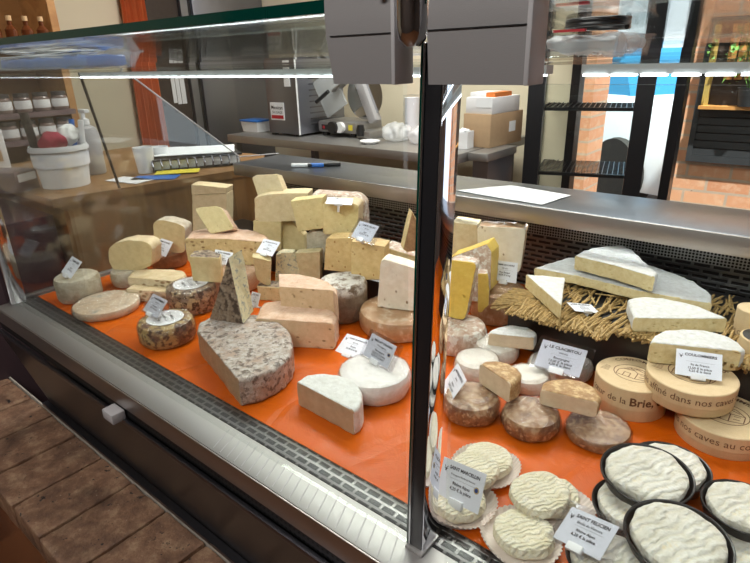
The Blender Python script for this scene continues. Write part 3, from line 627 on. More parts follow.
# glass front: post, panes, top glass, shelf, rails
post = thing('glass_post', 'upright black and chrome post between the two front glass panes', 'post', (-.255, .40, .80))
def pobj(name, bm, m, parent, smooth=True):
    for v in bm.verts: v.co -= Vector(parent.location)
    return obj(name, bm, m, parent, smooth)
def lean(x0, x1, y0, y1, z0=.80, z1=1.33):
    k = .0345
    b_ = box(x0, x1, y0, y1, z0, z1, .0006)
    for v in b_.verts: v.co.x += (v.co.z - .80) * k
    return b_
pobj('bar', lean(-.281, -.2665, .385, .398), 'black_metal', post)
pobj('chrome_edge', lean(-.2835, -.2812, .3835, .390), 'chrome', post)
pobj('glass_trim', lean(-.2865, -.2836, .3845, .391), 'glass_edge', post)
pobj('mirror_strip', lean(-.2664, -.2648, .3855, .4135), 'mirror_strip', post)
pobj('foot', box(-.286, -.262, .381, .416, .80, .805, .001), 'steel', post)
def pane(name, label, x0, x1, y0, y1, z0, z1, edges, mat='glass'):
    t = thing(name, label, 'glass pane', ((x0 + x1) / 2, (y0 + y1) / 2, z0))
    bs_ = box(x0, x1, y0, y1, z0, z1); b = bmesh.new()
    for e in edges: bx(b, *e)
    if name == 'top_glass':      # the top pane falls slightly towards the back
        for q in (bs_, b):
            for v in q.verts: v.co.z -= (v.co.y - .372) * .0625
    pobj('sheet', bs_, mat, t, False)
    if edges: pobj('edge', b, 'glass_edge', t, False)
    else: b.free()
pane('front_glass', 'large clear front glass pane left of the post', -1.434, -.287, .386, .392, .802, 1.352, [])
pane('front_glass', 'clear front glass pane right of the post', -.236, XR, .386, .392, .802, 1.30, [])
pane('top_glass', 'flat top glass with thick green polished front edge', -1.47, -.262, .372, .92, 1.3560, 1.3650, [(-1.47, -.262, .3695, .372, 1.3555, 1.3655)])
pane('top_glass', 'flat top glass over the right half of the case', -.250, XR, .372, .92, 1.3560, 1.3650, [(-.25, XR, .3695, .372, 1.3555, 1.3655)])
pane('shelf_glass', 'thin glass shelf just above the lit rail, left half', -1.45, -.28, .45, .93, 1.3110, 1.3160, [])
pane('shelf_glass', 'thin glass shelf just above the lit rail, right half', -.24, XR, .45, .93, 1.3110, 1.3160, [])
def rail(label, x0, x1):
    t = thing('light_rail', label, 'light rail', ((x0 + x1) / 2, .66, 1.296), group=None)
    pobj('housing', box(x0, x1, .653, .673, 1.2968, 1.3105, .001), 'rail_grey', t)
    b = bmesh.new(); n = int((x1 - x0) / .03)
    for i in range(n):
        x = x0 + (i + .5) * (x1 - x0) / n; bx(b, x - .012, x + .012, .6515, .664, 1.2948, 1.2967)
    pobj('led_strip', b, 'led', t, False)
rail('grey shelf rail with white LED strip, left of the post', -1.452, -.28)
rail('grey shelf rail with white LED strip, right of the post', -.24, .6)
# clamps holding the top glass
def clamp(label, x0, x1, taper):
    t = thing('glass_clamp', label, 'glass clamp', ((x0 + x1) / 2, .38, 1.30))
    b = bmesh.new()
    prof = [(.368, 1.3005), (.366, 1.336), (.372, 1.352), (.384, 1.366), (.41, 1.372), (.45, 1.372), (.45, 1.3675), (.40, 1.3672), (.3675, 1.366), (.3675, 1.355), (.384, 1.3545), (.384, 1.3005)]
    prof = [(.364, 1.3005), (.362, 1.336), (.3635, 1.352), (.366, 1.368), (.374, 1.374), (.384, 1.374), (.3845, 1.3005)]
    rings(b, [[Vector((x - taper * (z - 1.30) * s, y, z)) for y, z in prof] for x, s in ((x0, 1), (x1, 0))])
    pobj('body', b, 'grey_plastic', t, True)
    pobj('seam', box(x0 + .0006, x1 - .0006, .3612, .3628, 1.3368, 1.3376), 'black_plastic', t, False)
    pobj('cap', box(x1 - .0003, x1 + .0035, .3605, .385, 1.3003, 1.3745, .001), 'light_grey_plastic', t)
    sx = x0 + .055 if taper else x1 - .012
    obj('screw', lathe([(1e-4, -.002), (.0035, -.002), (.0035, .0), (.002, .001), (1e-4, .001)], 16, fn=None, loc=(0, 0, 0)), 'chrome', t).matrix_local = Matrix.Translation(Vector((sx, .3615, 1.3635)) - t.location) @ Matrix.Rotation(R(90), 4, 'X')
    return t
clamp('grey plastic glass clamp left of the chrome hinge', -.343, -.279, .12)
clamp('grey plastic glass clamp right of the chrome hinge', -.247, -.170, .0)
b = lathe([(1e-4, -.018), (.006, -.018), (.0105, -.013), (.012, -.004), (.012, .012), (.0105, .026), (1e-4, .03)], 32)
hg = obj('hinge', b, 'chrome'); hg.location = (-.2630, .366, 1.345); tag(hg, 'rounded chrome hinge between the two grey clamps', 'hinge')

# ================================================================== cheeses
CL = 'cheeses'
cheese('grey_small_wheel', 'round_cheese', 'small pale grey cheese wheel at the far left end of the deck', None, 'rind_pale_grey', amp=.0012)
cheese('wrapped_flat_wheel', 'round_cheese', 'flat wrapped cheese disc with bluish mould beside the front grille', None, 'rind_wrapped_pale')
cheese('pale_under', 'round_cheese', 'pale cheese wheel underneath the rounded pale half cheese', None, 'rind_pale_grey')
cheese('pale_half', 'half_cheese', 'half cheese with yellow face and pale rounded rind, second from the left end', 'paste_cream', 'rind_cream')
cheese('stained_label_wheel', 'round_cheese', 'yellow brown wrapped wheel with round white paper on top, right beside the grille', None, 'rind_crust_dark')
cheese('dark_label_wheel', 'round_cheese', 'speckled brown wrapped wheel supporting a square block of hard cheese', None, 'rind_mottled')
for k, rr, zz in (('stained_label_wheel', .036, 0), ('dark_label_wheel', .038, 0)):
    d = DATA[k]; b = lathe([(1e-4, 0), (rr, 0), (rr, .0006), (1e-4, .0006)], 40)
    o = obj('paper_label', b, 'paper_label', None); par = [x for x in C.objects if x.type == 'MESH' and x.get('label') and (Vector(x.location) - Vector(d['c'])).length < 1e-4][0]
    o.parent = par; o.location = (0, 0, d['h'] + .0015)
    b = bmesh.new(); fit_text(b, 'FROMAGE', 0, rr * .35, rr * 1.1, rr * .3, .01); fit_text(b, 'au lait cru', 0, 0, rr, rr * .22); fit_text(b, 'FERMIER', 0, -rr * .4, rr * .8, rr * .25)
    for v in b.verts: v.co.z = .0009
    q = obj('lettering', b, 'ink', o, False); q.rotation_euler.z = -par.rotation_euler.z - .3
cheese('holey_lower', 'half_cheese', 'lower of two flat creamy halves with irregular holes', 'paste_big_holes', 'rind_cream', amp=.0016)
cheese('holey_upper', 'half_cheese', 'upper of two flat creamy halves with irregular holes', 'paste_big_holes', 'rind_cream', amp=.0016)
cheese('brown_base_wheel', 'round_cheese', 'brown cheese wheel underneath the round topped half cheese', None, 'rind_brown')
cheese('round_top_half', 'half_cheese', 'round topped cream half cheese on a brown wheel near the wooden block', 'paste_cream', 'rind_pale_grey')
cheese('hard_block', 'cheese_block', 'square block of hard yellow cheese on the speckled brown wheel', 'paste_cream', 'rind_mottled')
cheese('pink_lower_wheel', 'round_cheese', 'pinkish wheel under the large holey half wheel', None, 'rind_pink')
cheese('holey_tomme_half', 'half_cheese', 'large half wheel with small holes and pink brown top in the back left', 'paste_holey', 'rind_pink', amp=.0018)
cheese('holey_small_wedge', 'cheese_wedge', 'small pale yellow wedge with tiny holes leaning on the large holey half wheel', 'paste_pale_yellow', 'rind_pink')
cheese('cream_pair_lower', 'cheese_block', 'lower ivory slab of the pair behind the small holey wedge', 'paste_ivory', 'rind_cream')
cheese('cream_pair_upper', 'cheese_block', 'upper ivory slab of the pair behind the small holey wedge', 'paste_ivory', 'rind_cream')
cheese('stack_base_block', 'cheese_block', 'cream block at the bottom of the tall rear stack', 'paste_cream', 'rind_brown')
cheese('stack_mid_block', 'cheese_block', 'long cream block in the middle of the tall rear stack', 'paste_ivory', 'rind_cream')
cheese('stack_top_wedge', 'cheese_wedge', 'cream wedge on the very top of the tall rear stack', 'paste_ivory', 'rind_cream')
cheese('leaning_wedge', 'cheese_wedge', 'cream wedge leaning in front of the tall rear stack', 'paste_cream', 'rind_cream')
cheese('square_block', 'cheese_block', 'square yellow block left of the block carrying a clipped card', 'paste_pale_yellow', 'rind_cream')
cheese('big_square_block', 'cheese_block', 'rounded square yellow block with a white card clipped on top', 'paste_pale_yellow', 'rind_cream')
cheese('wrapped_half_behind', 'half_cheese', 'wrapped brown rinded half behind the rounded square yellow block', None, 'rind_washed')
cheese('grey_rind_block', 'cheese_block', 'grey rinded cheese under the two square yellow blocks', None, 'rind_pale_grey')
cheese('holey_block_left', 'cheese_block', 'left of two orange yellow holey blocks on the mould topped wheel', 'paste_orange_holey', 'rind_brown')
cheese('holey_block_right', 'cheese_block', 'right of two orange yellow holey blocks on the mould topped wheel', 'paste_orange_holey', 'rind_brown')
cheese('white_mould_wheel', 'round_cheese', 'dark brown wheel with patchy white mould on top', None, 'rind_mould_top')
cheese('green_half', 'half_cheese', 'olive yellow half cheese left of the post under the dark rinded triangle', 'paste_dim', 'rind_washed')
cheese('dark_triangle', 'cheese_wedge', 'upright triangular wedge with dark brown rind just left of the post', 'paste_cream', 'rind_brown')
cheese('goat_block', 'cheese_block', 'tall white cheese block with small holes just left of the post', 'paste_goat', 'rind_white')
cheese('orange_half_big', 'round_cheese', 'wrapped orange brown wheel under the tall white block', None, 'rind_orange')
cheese('pink_half_lower', 'half_cheese', 'lower of two peach coloured half cheeses with pink rind', 'paste_peach', 'rind_pink', bev=.012)
cheese('pink_half_upper', 'half_cheese', 'upper of two peach coloured half cheeses with pink rind', 'paste_peach', 'rind_pink', bev=.016)
cheese('herb_base', 'cheese_block', 'speckled olive block under the small herb wedge', 'paste_herb', 'rind_mottled')
cheese('herb_wedge', 'cheese_wedge', 'small speckled olive wedge left of the blue veined slice', 'paste_herb', 'rind_brown')
cheese('blue_wedge_front', 'cheese_wedge', 'pale blue veined slice above the upper peach half', 'paste_blue', 'rind_cream')
cheese('herb_wedge_tall', 'cheese_wedge', 'plain olive yellow slice right of the blue veined slice', 'paste_dim', 'rind_cream')
cheese('grey_tomme_half', 'half_cheese', 'large half tomme with crusty grey mottled rind in the middle of the deck', 'paste_pinkish_brown', 'rind_grey_mould', amp=.0018, bev=.007)
cheese('white_half', 'half_cheese', 'white rinded half cheese with tan cut face on the orange sheet', 'paste_tan', 'rind_white', bev=.006)
cheese('white_wrapped_wheel', 'round_cheese', 'whole white wheel in cling film left of the post', None, 'rind_white_wrapped')
cheese('pink_white_wheel', 'round_cheese', 'pinkish white washed wheel under the bright yellow block', None, 'rind_washed')
cheese('ivory_slab_left', 'cheese_block', 'ivory slab right behind the post', 'paste_ivory', 'rind_orange')
cheese('ivory_slab_right', 'cheese_block', 'tall ivory slab behind the card, right of the post', 'paste_goat', 'rind_orange')
cheese('brown_round_behind', 'round_cheese', 'orange brown wheel under the tall ivory slabs', None, 'rind_orange')
cheese('yellow_block', 'cheese_block', 'bright yellow cheese block with holes right of the post', 'paste_yellow', 'rind_washed')
cheese('yellow_small', 'cheese_wedge', 'narrow bright yellow wedge right beside the larger yellow block', 'paste_yellow', 'rind_washed')
cheese('yellow_top_wedge', 'cheese_wedge', 'bright yellow topped wedge with pale rind standing behind the yellow block', 'paste_yellow', 'rind_washed')
cheese('white_wheel_back_left', 'round_cheese', 'small white topped goat wheel behind the leftmost brown wheel', None, 'rind_goat_white')
cheese('white_wheel_back', 'round_cheese', 'small white goat wheel under the cut goat half', None, 'rind_goat_white')
cheese('white_wheel_low', 'round_cheese', 'small white goat wheel between the two brown cut halves', None, 'rind_goat_white')
cheese('white_wheel_carded', 'round_cheese', 'small white goat wheel with a large price card leaning on it', None, 'rind_goat_white')
cheese('white_wheel_right', 'round_cheese', 'small white goat wheel beside the left wooden box', None, 'rind_goat_white')
cheese('goat_half_top', 'half_cheese', 'cut white goat half resting on two small white wheels', 'paste_goat_tan', 'rind_white', bev=.006)
cheese('brown_wheel_left', 'round_cheese', 'leftmost of three small brown wrapped goat wheels', None, 'rind_goat_brown')
cheese('brown_wheel_middle', 'round_cheese', 'middle of three small brown wrapped goat wheels', None, 'rind_goat_brown')
cheese('brown_wheel_right', 'round_cheese', 'rightmost of three small brown wrapped goat wheels', None, 'rind_goat_brown')
cheese('brown_half_left', 'half_cheese', 'cut golden brown goat half lying over the left and middle brown wheels', 'paste_goat_tan', 'rind_goat_gold', bev=.007)
cheese('brown_half_right', 'half_cheese', 'cut golden brown goat half lying over the middle and right brown wheels', 'paste_goat_tan', 'rind_goat_gold', bev=.007)
cheese('coulommiers_half', 'half_cheese', 'half white rinded soft cheese on top of the highest wooden box', 'paste_brie', 'rind_white', bev=.007)
cheese('brie_half', 'half_cheese', 'very large half wheel of white rinded brie on the straw', 'paste_brie', 'rind_white', bev=.006, amp=.0016)
cheese('brie_top_wedge', 'cheese_wedge', 'wide brie wedge lying on top of the large half wheel', 'paste_brie', 'rind_white', bev=.005, amp=.0016)
cheese('brie_wedge_left', 'cheese_wedge', 'narrow brie wedge at the left front of the straw', 'paste_brie', 'rind_white', bev=.004)
cheese('brie_wedge_right', 'cheese_wedge', 'long brie wedge at the right front of the straw', 'paste_brie', 'rind_white', bev=.005)
# standing blue cheese wedge with dark crust
def wedge():
    base = [(-.846, .610), (-.785, .572), (-.758, .628)]
    V = [[-0.8863, 0.5507, 0.8525], [-0.8149, 0.5754, 0.8525], [-0.8456, 0.6261, 0.8525], [-0.9155, 0.5989, 0.8525], [-0.8462, 0.5842, 0.9781], [-0.8429, 0.6146, 0.9872]]
    root = thing('cheese_wedge', 'standing wedge with dark mottled crust and blue veined cut face', 'cheese', V[0])
    o0 = Vector(V[0]); V = [Vector(p) - o0 for p in V]
    A, B_, D_, E_, T1, T2 = V
    def make(nm, faces, mat):
        bm = bmesh.new()
        for f in faces: bm.faces.new([bm.verts.new(p) for p in f])
        bmesh.ops.remove_doubles(bm, verts=bm.verts[:], dist=1e-6)
        gridcut(bm, .004); roughen(bm, .0013, 70, 5)
        me = bpy.data.meshes.new(nm); bm.to_mesh(me); bm.free(); me.materials.append(MATS[mat]); me.polygons.foreach_set('use_smooth', [True] * len(me.polygons)); me.set_sharp_from_angle(angle=R(40))
        link(bpy.data.objects.new(nm, me), root)
    make('rind', [(A, B_, T1), (A, T1, T2, E_), (A, E_, D_, B_)], 'rind_mottled')
    make('paste', [(B_, D_, T2, T1), (D_, E_, T2)], 'paste_blue')
wedge()

# ================================================================== wooden cheese boxes
def ring_text(s, r, size, z0, a0, bold=0, align='CENTER'):
    t = text_bm(s, size, bold, align)
    for v in t.verts:
        a = a0 + v.co.x / r; rr = r + .0004; v.co = Vector((rr * math.cos(a), rr * math.sin(a), z0 + v.co.y))
    return t
def top_arc(s, rad, size, a0, z, bold=0):
    t = text_bm(s, size, bold)
    for v in t.verts:
        a = a0 - v.co.x / rad; rr = rad + v.co.y; v.co = Vector((rr * math.cos(a), rr * math.sin(a), z))
    return t
def cheese_box(key, label, side, a_side, rz, bigbold=None, tilt=(0, 0)):
    d = DATA[key]; r, h = d['r'], d['h']
    t = thing('cheese_box', label, 'wooden box', d['c']); t.rotation_euler = (tilt[0], tilt[1], rz)
    b = lathe([(1e-4, 0), (r * .975, 0), (r * .985, .001), (r * .985, h * .6), (1e-4, h * .6)], 72); obj('box_base', b, 'wood_box', t)
    z0 = h * .36
    b = lathe([(r * .986, z0), (r, z0), (r, h - .0012), (r - .0012, h), (r * .9, h), (1e-4, h)], 72); lid = obj('lid', b, 'wood_box', t)
    b = ring_text(side, r, .0152, z0 + (h - z0) * .28, a_side, 0, 'RIGHT' if bigbold else 'CENTER')
    if bigbold: merge(b, ring_text(bigbold[0], r, .019, z0 + (h - z0) * .26, bigbold[1], .025, 'LEFT'))
    obj('side_lettering', b, 'ink_brown', lid, False)
    b = top_arc('COULOMMIERS', r * .74, r * .20, R(90), h + .0003, .012); merge(b, top_arc('moulé à la louche', -r * .86, r * .15, R(-90), h + .0003, .01))
    # farm drawing: roof lines and walls inside a circle
    def ln(x0, y0, x1, y1, w=.012):
        p, q = Vector((x0, y0)) * r, Vector((x1, y1)) * r; dd = (q - p).normalized(); nn = Vector((-dd.y, dd.x)) * w * r
        b.faces.new([b.verts.new((c.x, c.y, h + .0003)) for c in (p + nn, q + nn, q - nn, p - nn)])
    for i in range(28):
        a, a2 = 2 * math.pi * i / 28, 2 * math.pi * (i + 1) / 28; ln(.52 * math.cos(a), .46 * math.sin(a), .52 * math.cos(a2), .46 * math.sin(a2))
    for q in [(-.4, 0, -.15, .28), (-.15, .28, .12, .05), (.12, .05, .12, -.3), (-.4, 0, -.4, -.25), (-.15, .28, .2, .3), (.2, .3, .42, .08), (.42, .08, .42, -.22), (.12, .05, .42, .08), (-.4, -.25, .12, -.3), (.12, -.3, .42, -.22), (-.22, -.05, -.22, -.26), (-.05, -.05, -.05, -.27), (-.22, -.05, -.05, -.05), (.2, -.02, .34, 0), (.2, -.15, .34, -.13), (-.3, .12, .0, .15), (-.25, .18, .05, .22), (0, .28, .3, .16)]: ln(*q)
    for i in range(5): ln(-.86 + .02 * i, -.2 + i * .06, -.62, -.22 + i * .06, .009)
    obj('top_print', b, 'ink_brown', lid, False)
    return t
wood('wood_box', (.66, .48, .26), (.74, .56, .33), (3, 3, .6), 8, .6, .05)
cheese_box('box_left', 'low wooden cheese box left of the highest one, printed Brie', 'affiné dans nos caves au cœur de la', R(-81), 0, ('Brie, & ses', R(-77)))
cheese_box('box_right', 'wooden cheese box at the right edge below the highest one', 'affiné dans nos caves au cœur de la Brie', R(-88), R(150) * 0)
cheese_box('box_middle', 'highest wooden cheese box, carrying the half soft cheese', 'Fabriqué puis affiné dans nos caves au cœur', R(-92), 0)
DATA['box_far_b']['h'] = .03
for k, lab in (('box_far_a', 'small round wooden box behind on the far right edge'), ('box_far_b', 'small dark topped round box at the far right edge')):
    d = DATA[k]; r, hh = d['r'], d['h']
    t = thing('cheese_box', lab, 'wooden box', d['c'])
    obj('box_base', lathe([(1e-4, 0), (r * .97, 0), (r * .97, hh * .6), (1e-4, hh * .6)], 48), 'wood_box', t)
    l_ = obj('lid', lathe([(r * .975, hh * .45), (r, hh * .45), (r, hh - .001), (r - .001, hh), (1e-4, hh)], 48), 'wood_box', t)
    obj('side_lettering', ring_text('NOS CAVES', r * .975, hh * .2, hh * .15, R(-125)), 'ink_brown', t, False)
    if k.endswith('b'): obj('top_film', lathe([(1e-4, hh + .0002), (r * .9, hh + .0002), (r * .9, hh + .001), (1e-4, hh + .001)], 40), 'black_plastic', t)

# ================================================================== crate and straw
cr = obj('black_crate', box(-.418, .16, .886, 1.175, DECK + .0004, .8845, .004), 'black_fabric' if 'black_fabric' in MATS else 'black_plastic'); tag(cr, 'black cloth covered crate raising the straw and brie', 'crate')
rnd = random.Random(4); b = bmesh.new()
plain('straw', (.60, .40, .15), .7, var=.5, bs=500)
for i in range(900):
    x = rnd.uniform(-.405, .11); y = rnd.uniform(.862, .90) if rnd.random() < .5 else rnd.uniform(.88, 1.12)
    a = R(90 + (rnd.gauss(-2, 9) if rnd.random() < .85 else rnd.gauss(0, 40))); l_ = rnd.uniform(.045, .09)
    z = .8862 + rnd.uniform(0, .0075); dx, dy = math.cos(a) * l_ / 2, math.sin(a) * l_ / 2
    if i % 12 == 0: x = -.41; y = rnd.uniform(.87, .95); dx, dy = .028, rnd.uniform(0, .02)
    dz = rnd.uniform(-.0005, .0008); fr_ = .846 if x < -.22 else .878
    y0 = max(y - dy, fr_ + rnd.uniform(-.004, .006)); rr = rnd.uniform(.0013, .0025)
    tube(b, [(x - dx, y0, z - (.004 if y0 < .87 else 0)), (x, y, z + .0006), (x + dx, y + dy, z + dz)], [rr, rr * 1.1, rr * .8], 5)
st = obj('straw_mat', b, 'straw'); tag(st, 'golden straw mat poking out over the black crate under the brie', 'straw mat')

# ================================================================== soft cheeses in paper cups and black trays
def paper_cup(x, y, z, r, label, rot=0, k=1.0):
    n = 44
    def fn(a, rr, zz):
        f = (rr / r) ** 4; return rr * (1 + .022 * f * math.cos(n * a)) * (1 + .05 * math.sin(a * 2 + rot)), zz * (1 + .25 * math.sin(3 * a + rot))
    b = lathe([(1e-4, 0), (r * .78, 0), (r * .86, .002), (r * .93, .006), (r * 1.0, .011), (r * .995, .0112), (r * .925, .0068), (r * .85, .0028), (r * .76, .0008), (1e-4, .0008)], 264, fn=fn)
    o = obj('paper_cup', b, 'paper_cup'); o.location = (x, y, z); return tag(o, label, 'paper cup')
def soft(key, label, mat, tilt=(0, 0), wob=.03, h=None):
    d = DATA[key]; r, h = d['r'], h or d['h']; sd = sum(map(ord, key)); e = h * .42
    def fn(a, rr, zz): return rr * (1 + wob * math.sin(2 * a + sd) + wob * .4 * math.sin(5 * a + sd)), zz
    prof = [(1e-4, 0), (r * .5, 0), (r - e, .0), (r - e * .3, e * .3), (r, e), (r, h - e), (r - e * .3, h - e * .28), (r - e, h - e * .04)] + [(r * q, h + .001 * (1 - q)) for q in (.6, .4, .2)] + [(1e-4, h + .001)]
    b = lathe(prof, 48, fn=fn); bmesh.ops.remove_doubles(b, verts=b.verts[:], dist=1e-5); gridcut(b, .0045); roughen(b, .0015, 70, sd % 13)
    o = obj('soft_cheese', b, mat); o.location = d['c']; o.rotation_euler = (tilt[0], tilt[1], R(-35))
    return tag(o, label, 'cheese')
paper_cup(-.2755, .548, DECK + .0006, .0445, 'pleated paper cup under the two pale cheeses behind the post card')
paper_cup(-.268, .470, DECK + .0006, .044, 'pleated paper cup behind and below the leaning card near the post')
paper_cup(-.176, .536, DECK + .0006, .046, 'pleated paper cup under the overlapping pair of pale cheeses in the middle front', 1)
paper_cup(-.186, .4665, DECK + .0006, .0445, 'pleated paper cup of the frontmost pale cheese, left of the plastic sleeved card', 2)
soft('m1', 'wrinkled pale yellow cheese at the back of the rear paper cup', 'skin_marcellin')
soft('m2', 'wrinkled pale yellow cheese at the front of the rear paper cup', 'skin_marcellin', (R(6), 0))
soft('m3', 'wrinkled pale cheese mostly behind the leaning card near the post', 'skin_marcellin')
soft('m4', 'wrinkled pale cheese tucked behind the topmost one of the middle front pair', 'skin_marcellin')
soft('m5', 'large wrinkled pale cheese on top of the middle front pair', 'skin_marcellin', (R(5), 0))
soft('m6', 'frontmost wrinkled pale cheese in its own paper cup', 'skin_marcellin')
def tray(key, label, label2, tilt=(0, 0), hh=.020):
    d = DATA[key]; r = d['r'] + .0015; x, y, z = d['c']
    M = Matrix.Translation((x, y, z)) @ Matrix.Rotation(tilt[0], 4, 'X') @ Matrix.Rotation(tilt[1], 4, 'Y')
    prof = [(1e-4, -hh), (r * .80, -hh), (r * .84, -hh + .002), (r * .93, -.003), (r * .955, 0), (r, .0006), (r * 1.0, -.0008), (r * .965, -.002), (r * .945, -.004)]
    prof = [(1e-4, -hh), (r * .80, -hh), (r * .86, -hh + .002), (r * .965, -.0015), (r, -.001), (r, .0008), (r * .985, .0014), (r * .955, .0008), (r * .84, -hh + .004), (r * .78, -hh + .0018), (1e-4, -hh + .0018)]
    o = obj('cheese_tray', lathe(prof, 64), 'black_plastic'); o.matrix_world = M; tag(o, label, 'tray')
    rc = r * .90; sd = sum(map(ord, key)); h = hh + .002
    def fn(a, rr, zz): return rr * (1 + .018 * math.sin(3 * a + sd) + .012 * math.sin(7 * a + sd)), zz
    b = lathe([(1e-4, -hh + .003), (rc * .76, -hh + .003), (rc * .86, -hh + .006), (rc * .95, -.006), (rc * .97, -.001), (rc * .93, .0035), (rc * .84, .0055), (rc * .7, .006), (rc * .5, .006), (rc * .3, .0062), (1e-4, .0062)], 48, fn=fn)
    bmesh.ops.remove_doubles(b, verts=b.verts[:], dist=1e-5); gridcut(b, .005); roughen(b, .0019, 60, sd % 17)
    c = obj('soft_cheese', b, 'skin_felicien'); c.matrix_world = M @ Matrix.Rotation(R(-30), 4, 'Z'); tag(c, label2, 'cheese')
tray('t2', 'black tray at the back of the tray group, below the wooden boxes', 'white wrinkled cheese in the rearmost black tray')
tray('t1', 'black tray stacked in the middle of the group, fully visible rim', 'white and yellow streaked cheese in the raised middle black tray', (R(4), 0))
tray('t3', 'black tray partly under the two larger trays, right of the paper cups', 'white cheese partly hidden under the two overlapping black trays')
tray('t4', 'nearest large black tray at the bottom of the photo', 'large white wrinkled cheese in the nearest black tray', (R(3), 0))
tray('t5', 'raised black tray cut off by the right edge', 'white cheese in the raised black tray at the right edge')
tray('t6', 'lower black tray in the bottom right corner', 'white cheese in the bottom right corner tray')
tray('t7', 'black tray under the plastic sleeved card', 'white cheese beneath the plastic sleeved card')

# ================================================================== price cards
card('card_grey_wheel', 'small price card on the pale grey wheel at the left end', 'TOMME GRISE', L('lait cru', 'Savoie', '29,00 € le kg'))
card('card_stained_wheel', 'small price card on the yellow brown wheel beside the grille', 'TOMME FERMIERE', L('lait cru', 'Pyrénées', '32,00 € le kg'), sleeve=True)
card('card_round_half', 'small price card in front of the round topped half cheese', 'TOMME DE BREBIS', L('lait cru', 'Pyrénées', '34,00 € le kg'))
card('card_tomme', 'price card standing behind the small olive herb wedge', 'FROMAGE DE VACHE', L('lait cru', 'Jura', '28,00 € le kg'))
card('card_holey_block', 'price card standing on the right orange yellow holey block', 'COMTE FRUITE', L('lait cru', 'Jura', '33,00 € le kg'), sleeve=True)
card('card_wedge', 'price card behind the standing blue veined wedge', 'BLEU FERMIER', L('lait cru', 'Auvergne', '27,00 € le kg'))
card('card_behind_wedge', 'partly hidden price card right of the standing blue veined wedge', 'BLEU DOUX', L('vache', 'Ain', '25,00 € le kg'))
card('card_orange_deck', 'price card lying on the orange sheet behind the white wheel', 'TOMME DE MONTAGNE', L('lait cru', 'Savoie', '31,00 € le kg'))
card('card_white_wheel', 'price card with round blue seal on the wrapped white wheel', 'BRILLAT SAVARIN', L('Fromagerie', 'Bourgogne', '12,50 € la pièce', '6,25 € la demi'), seal='ink_blue', sleeve=True)
card('card_ivory', 'price card upright before the tall ivory slab', 'TOMME DE CHEVRE', L('lait cru', 'Pays Basque', '38,00 € le kg'), logo=False)
card('card_brown_left', 'turned price card on the leftmost brown goat wheel', 'MOTHAIS FEUILLE', L('chèvre', 'Poitou', '7,50 € la pièce'))
card('card_clacbitou', 'large price card reading LE CLACBITOU before the black crate', 'LE CLACBITOU', L('chèvre', 'Bourgogne', '13,00 € la pièce', '6,50 € la demi'), sleeve=True)
card('card_coulommiers', 'price card reading COULOMMIERS before the highest wooden box', 'COULOMMIERS', L(' ', 'Ile de France', '12,50 € la pièce', '6,25 € la demi'))
card('card_marcellin', 'price card reading SAINT MARCELLIN beside the post', 'SAINT MARCELLIN', L('Fromagerie l\'Etoile du Vercors', 'Rhône Alpes', '4,20 € la pièce'), seal='ink_blue')
card('card_felicien', 'price card reading SAINT FELICIEN in a clear sleeve', 'SAINT FELICIEN', L('Etoile du Vercors', 'Rhône Alpes', '6,20 € la pièce'), sleeve=True, clip='front')
card('card_straw', 'price card lying flat on the straw between the brie wedges', 'BRIE DE MEAUX', L('lait cru', 'Ile de France', '26,00 € le kg'))
card('card_block_top', 'price card lying on top of the rounded square yellow block', 'GRUYERE', L('lait cru', 'Suisse', '30,00 € le kg'))

# ================================================================== things on the case
def on(name, label, cat, x, y, z, rz=0): return thing(name, label, cat, (x, y, z), rz)
b = bmesh.new(); P_ = [(-.667, 1.104), (-.587, 1.217), (-.50, 1.205), (-.433, 1.194), (-.45, 1.082), (-.56, 1.09)]
prism(b, P_, 1.0284, 1.0290); gridcut(b, .015)
for v in b.verts: v.co.z += .0012 * (1 + noise.noise(v.co * 25))
tag(obj('paper_sheet', b, 'paper'), 'white sheet of paper lying on the rear steel worktop', 'paper')
for lab, col, x, y, rz in (('white marker pen with blue cap on the rear worktop', 'blue_plastic', -1.196, 1.135, .55), ('black pen beside the blue capped marker', 'black_plastic', -1.158, 1.165, .75)):
    t = thing('pen', lab, 'pen', (x, y, 1.0345), rz)
    M_ = Matrix.Rotation(R(90), 4, 'Y')
    b = lathe([(1e-4, -.045), (.0055, -.045), (.0058, .03), (.002, .042), (1e-4, .044)], 20); [setattr(v, 'co', M_ @ v.co) for v in b.verts]
    obj('barrel', b, 'white_plastic' if col == 'blue_plastic' else 'black_plastic', t)
    b = lathe([(1e-4, .012), (.0062, .012), (.0062, .05), (1e-4, .052)], 20); [setattr(v, 'co', M_ @ v.co) for v in b.verts]
    obj('cap', b, col, t)
# clear tray with blue gloves bag on the glass shelf (left)
t = on('clear_tray', 'clear plastic tray of blue film on the glass shelf, upper left', 'tray', -1.26, .53, 1.3158)
b = bmesh.new(); w_, d_, h_ = .235, .05, .027
rings(b, [[Vector((sx * w_ * k, sy * d_ * k, z)) for sx, sy in ((-1, -1), (1, -1), (1, 1), (-1, 1))] for k, z in ((.9, 0), (1, h_), (1.03, h_), (1.03, h_ - .002), (.985, h_ - .002), (.88, .002))])
obj('tray_shell', b, 'tray_plastic', t, False)
b = bmesh.new(); rr = random.Random(3)
for i in range(16): bx(b, -.13, .11, -.008, .008, -.0008, .0008, M=Matrix.Translation((rr.uniform(-.1, .07), rr.uniform(-.03, .03), .022 + i * .0008)) @ Matrix.Rotation(rr.uniform(-.08, .08), 4, 'Z') @ Matrix.Rotation(rr.uniform(-.03, .03), 4, 'Y'))
tag(obj('paper_strip', b, 'paper'), 'white paper strips lying in the clear tray on the glass shelf', 'paper strips', kind='stuff').location = (-1.26, .53, 1.3158)
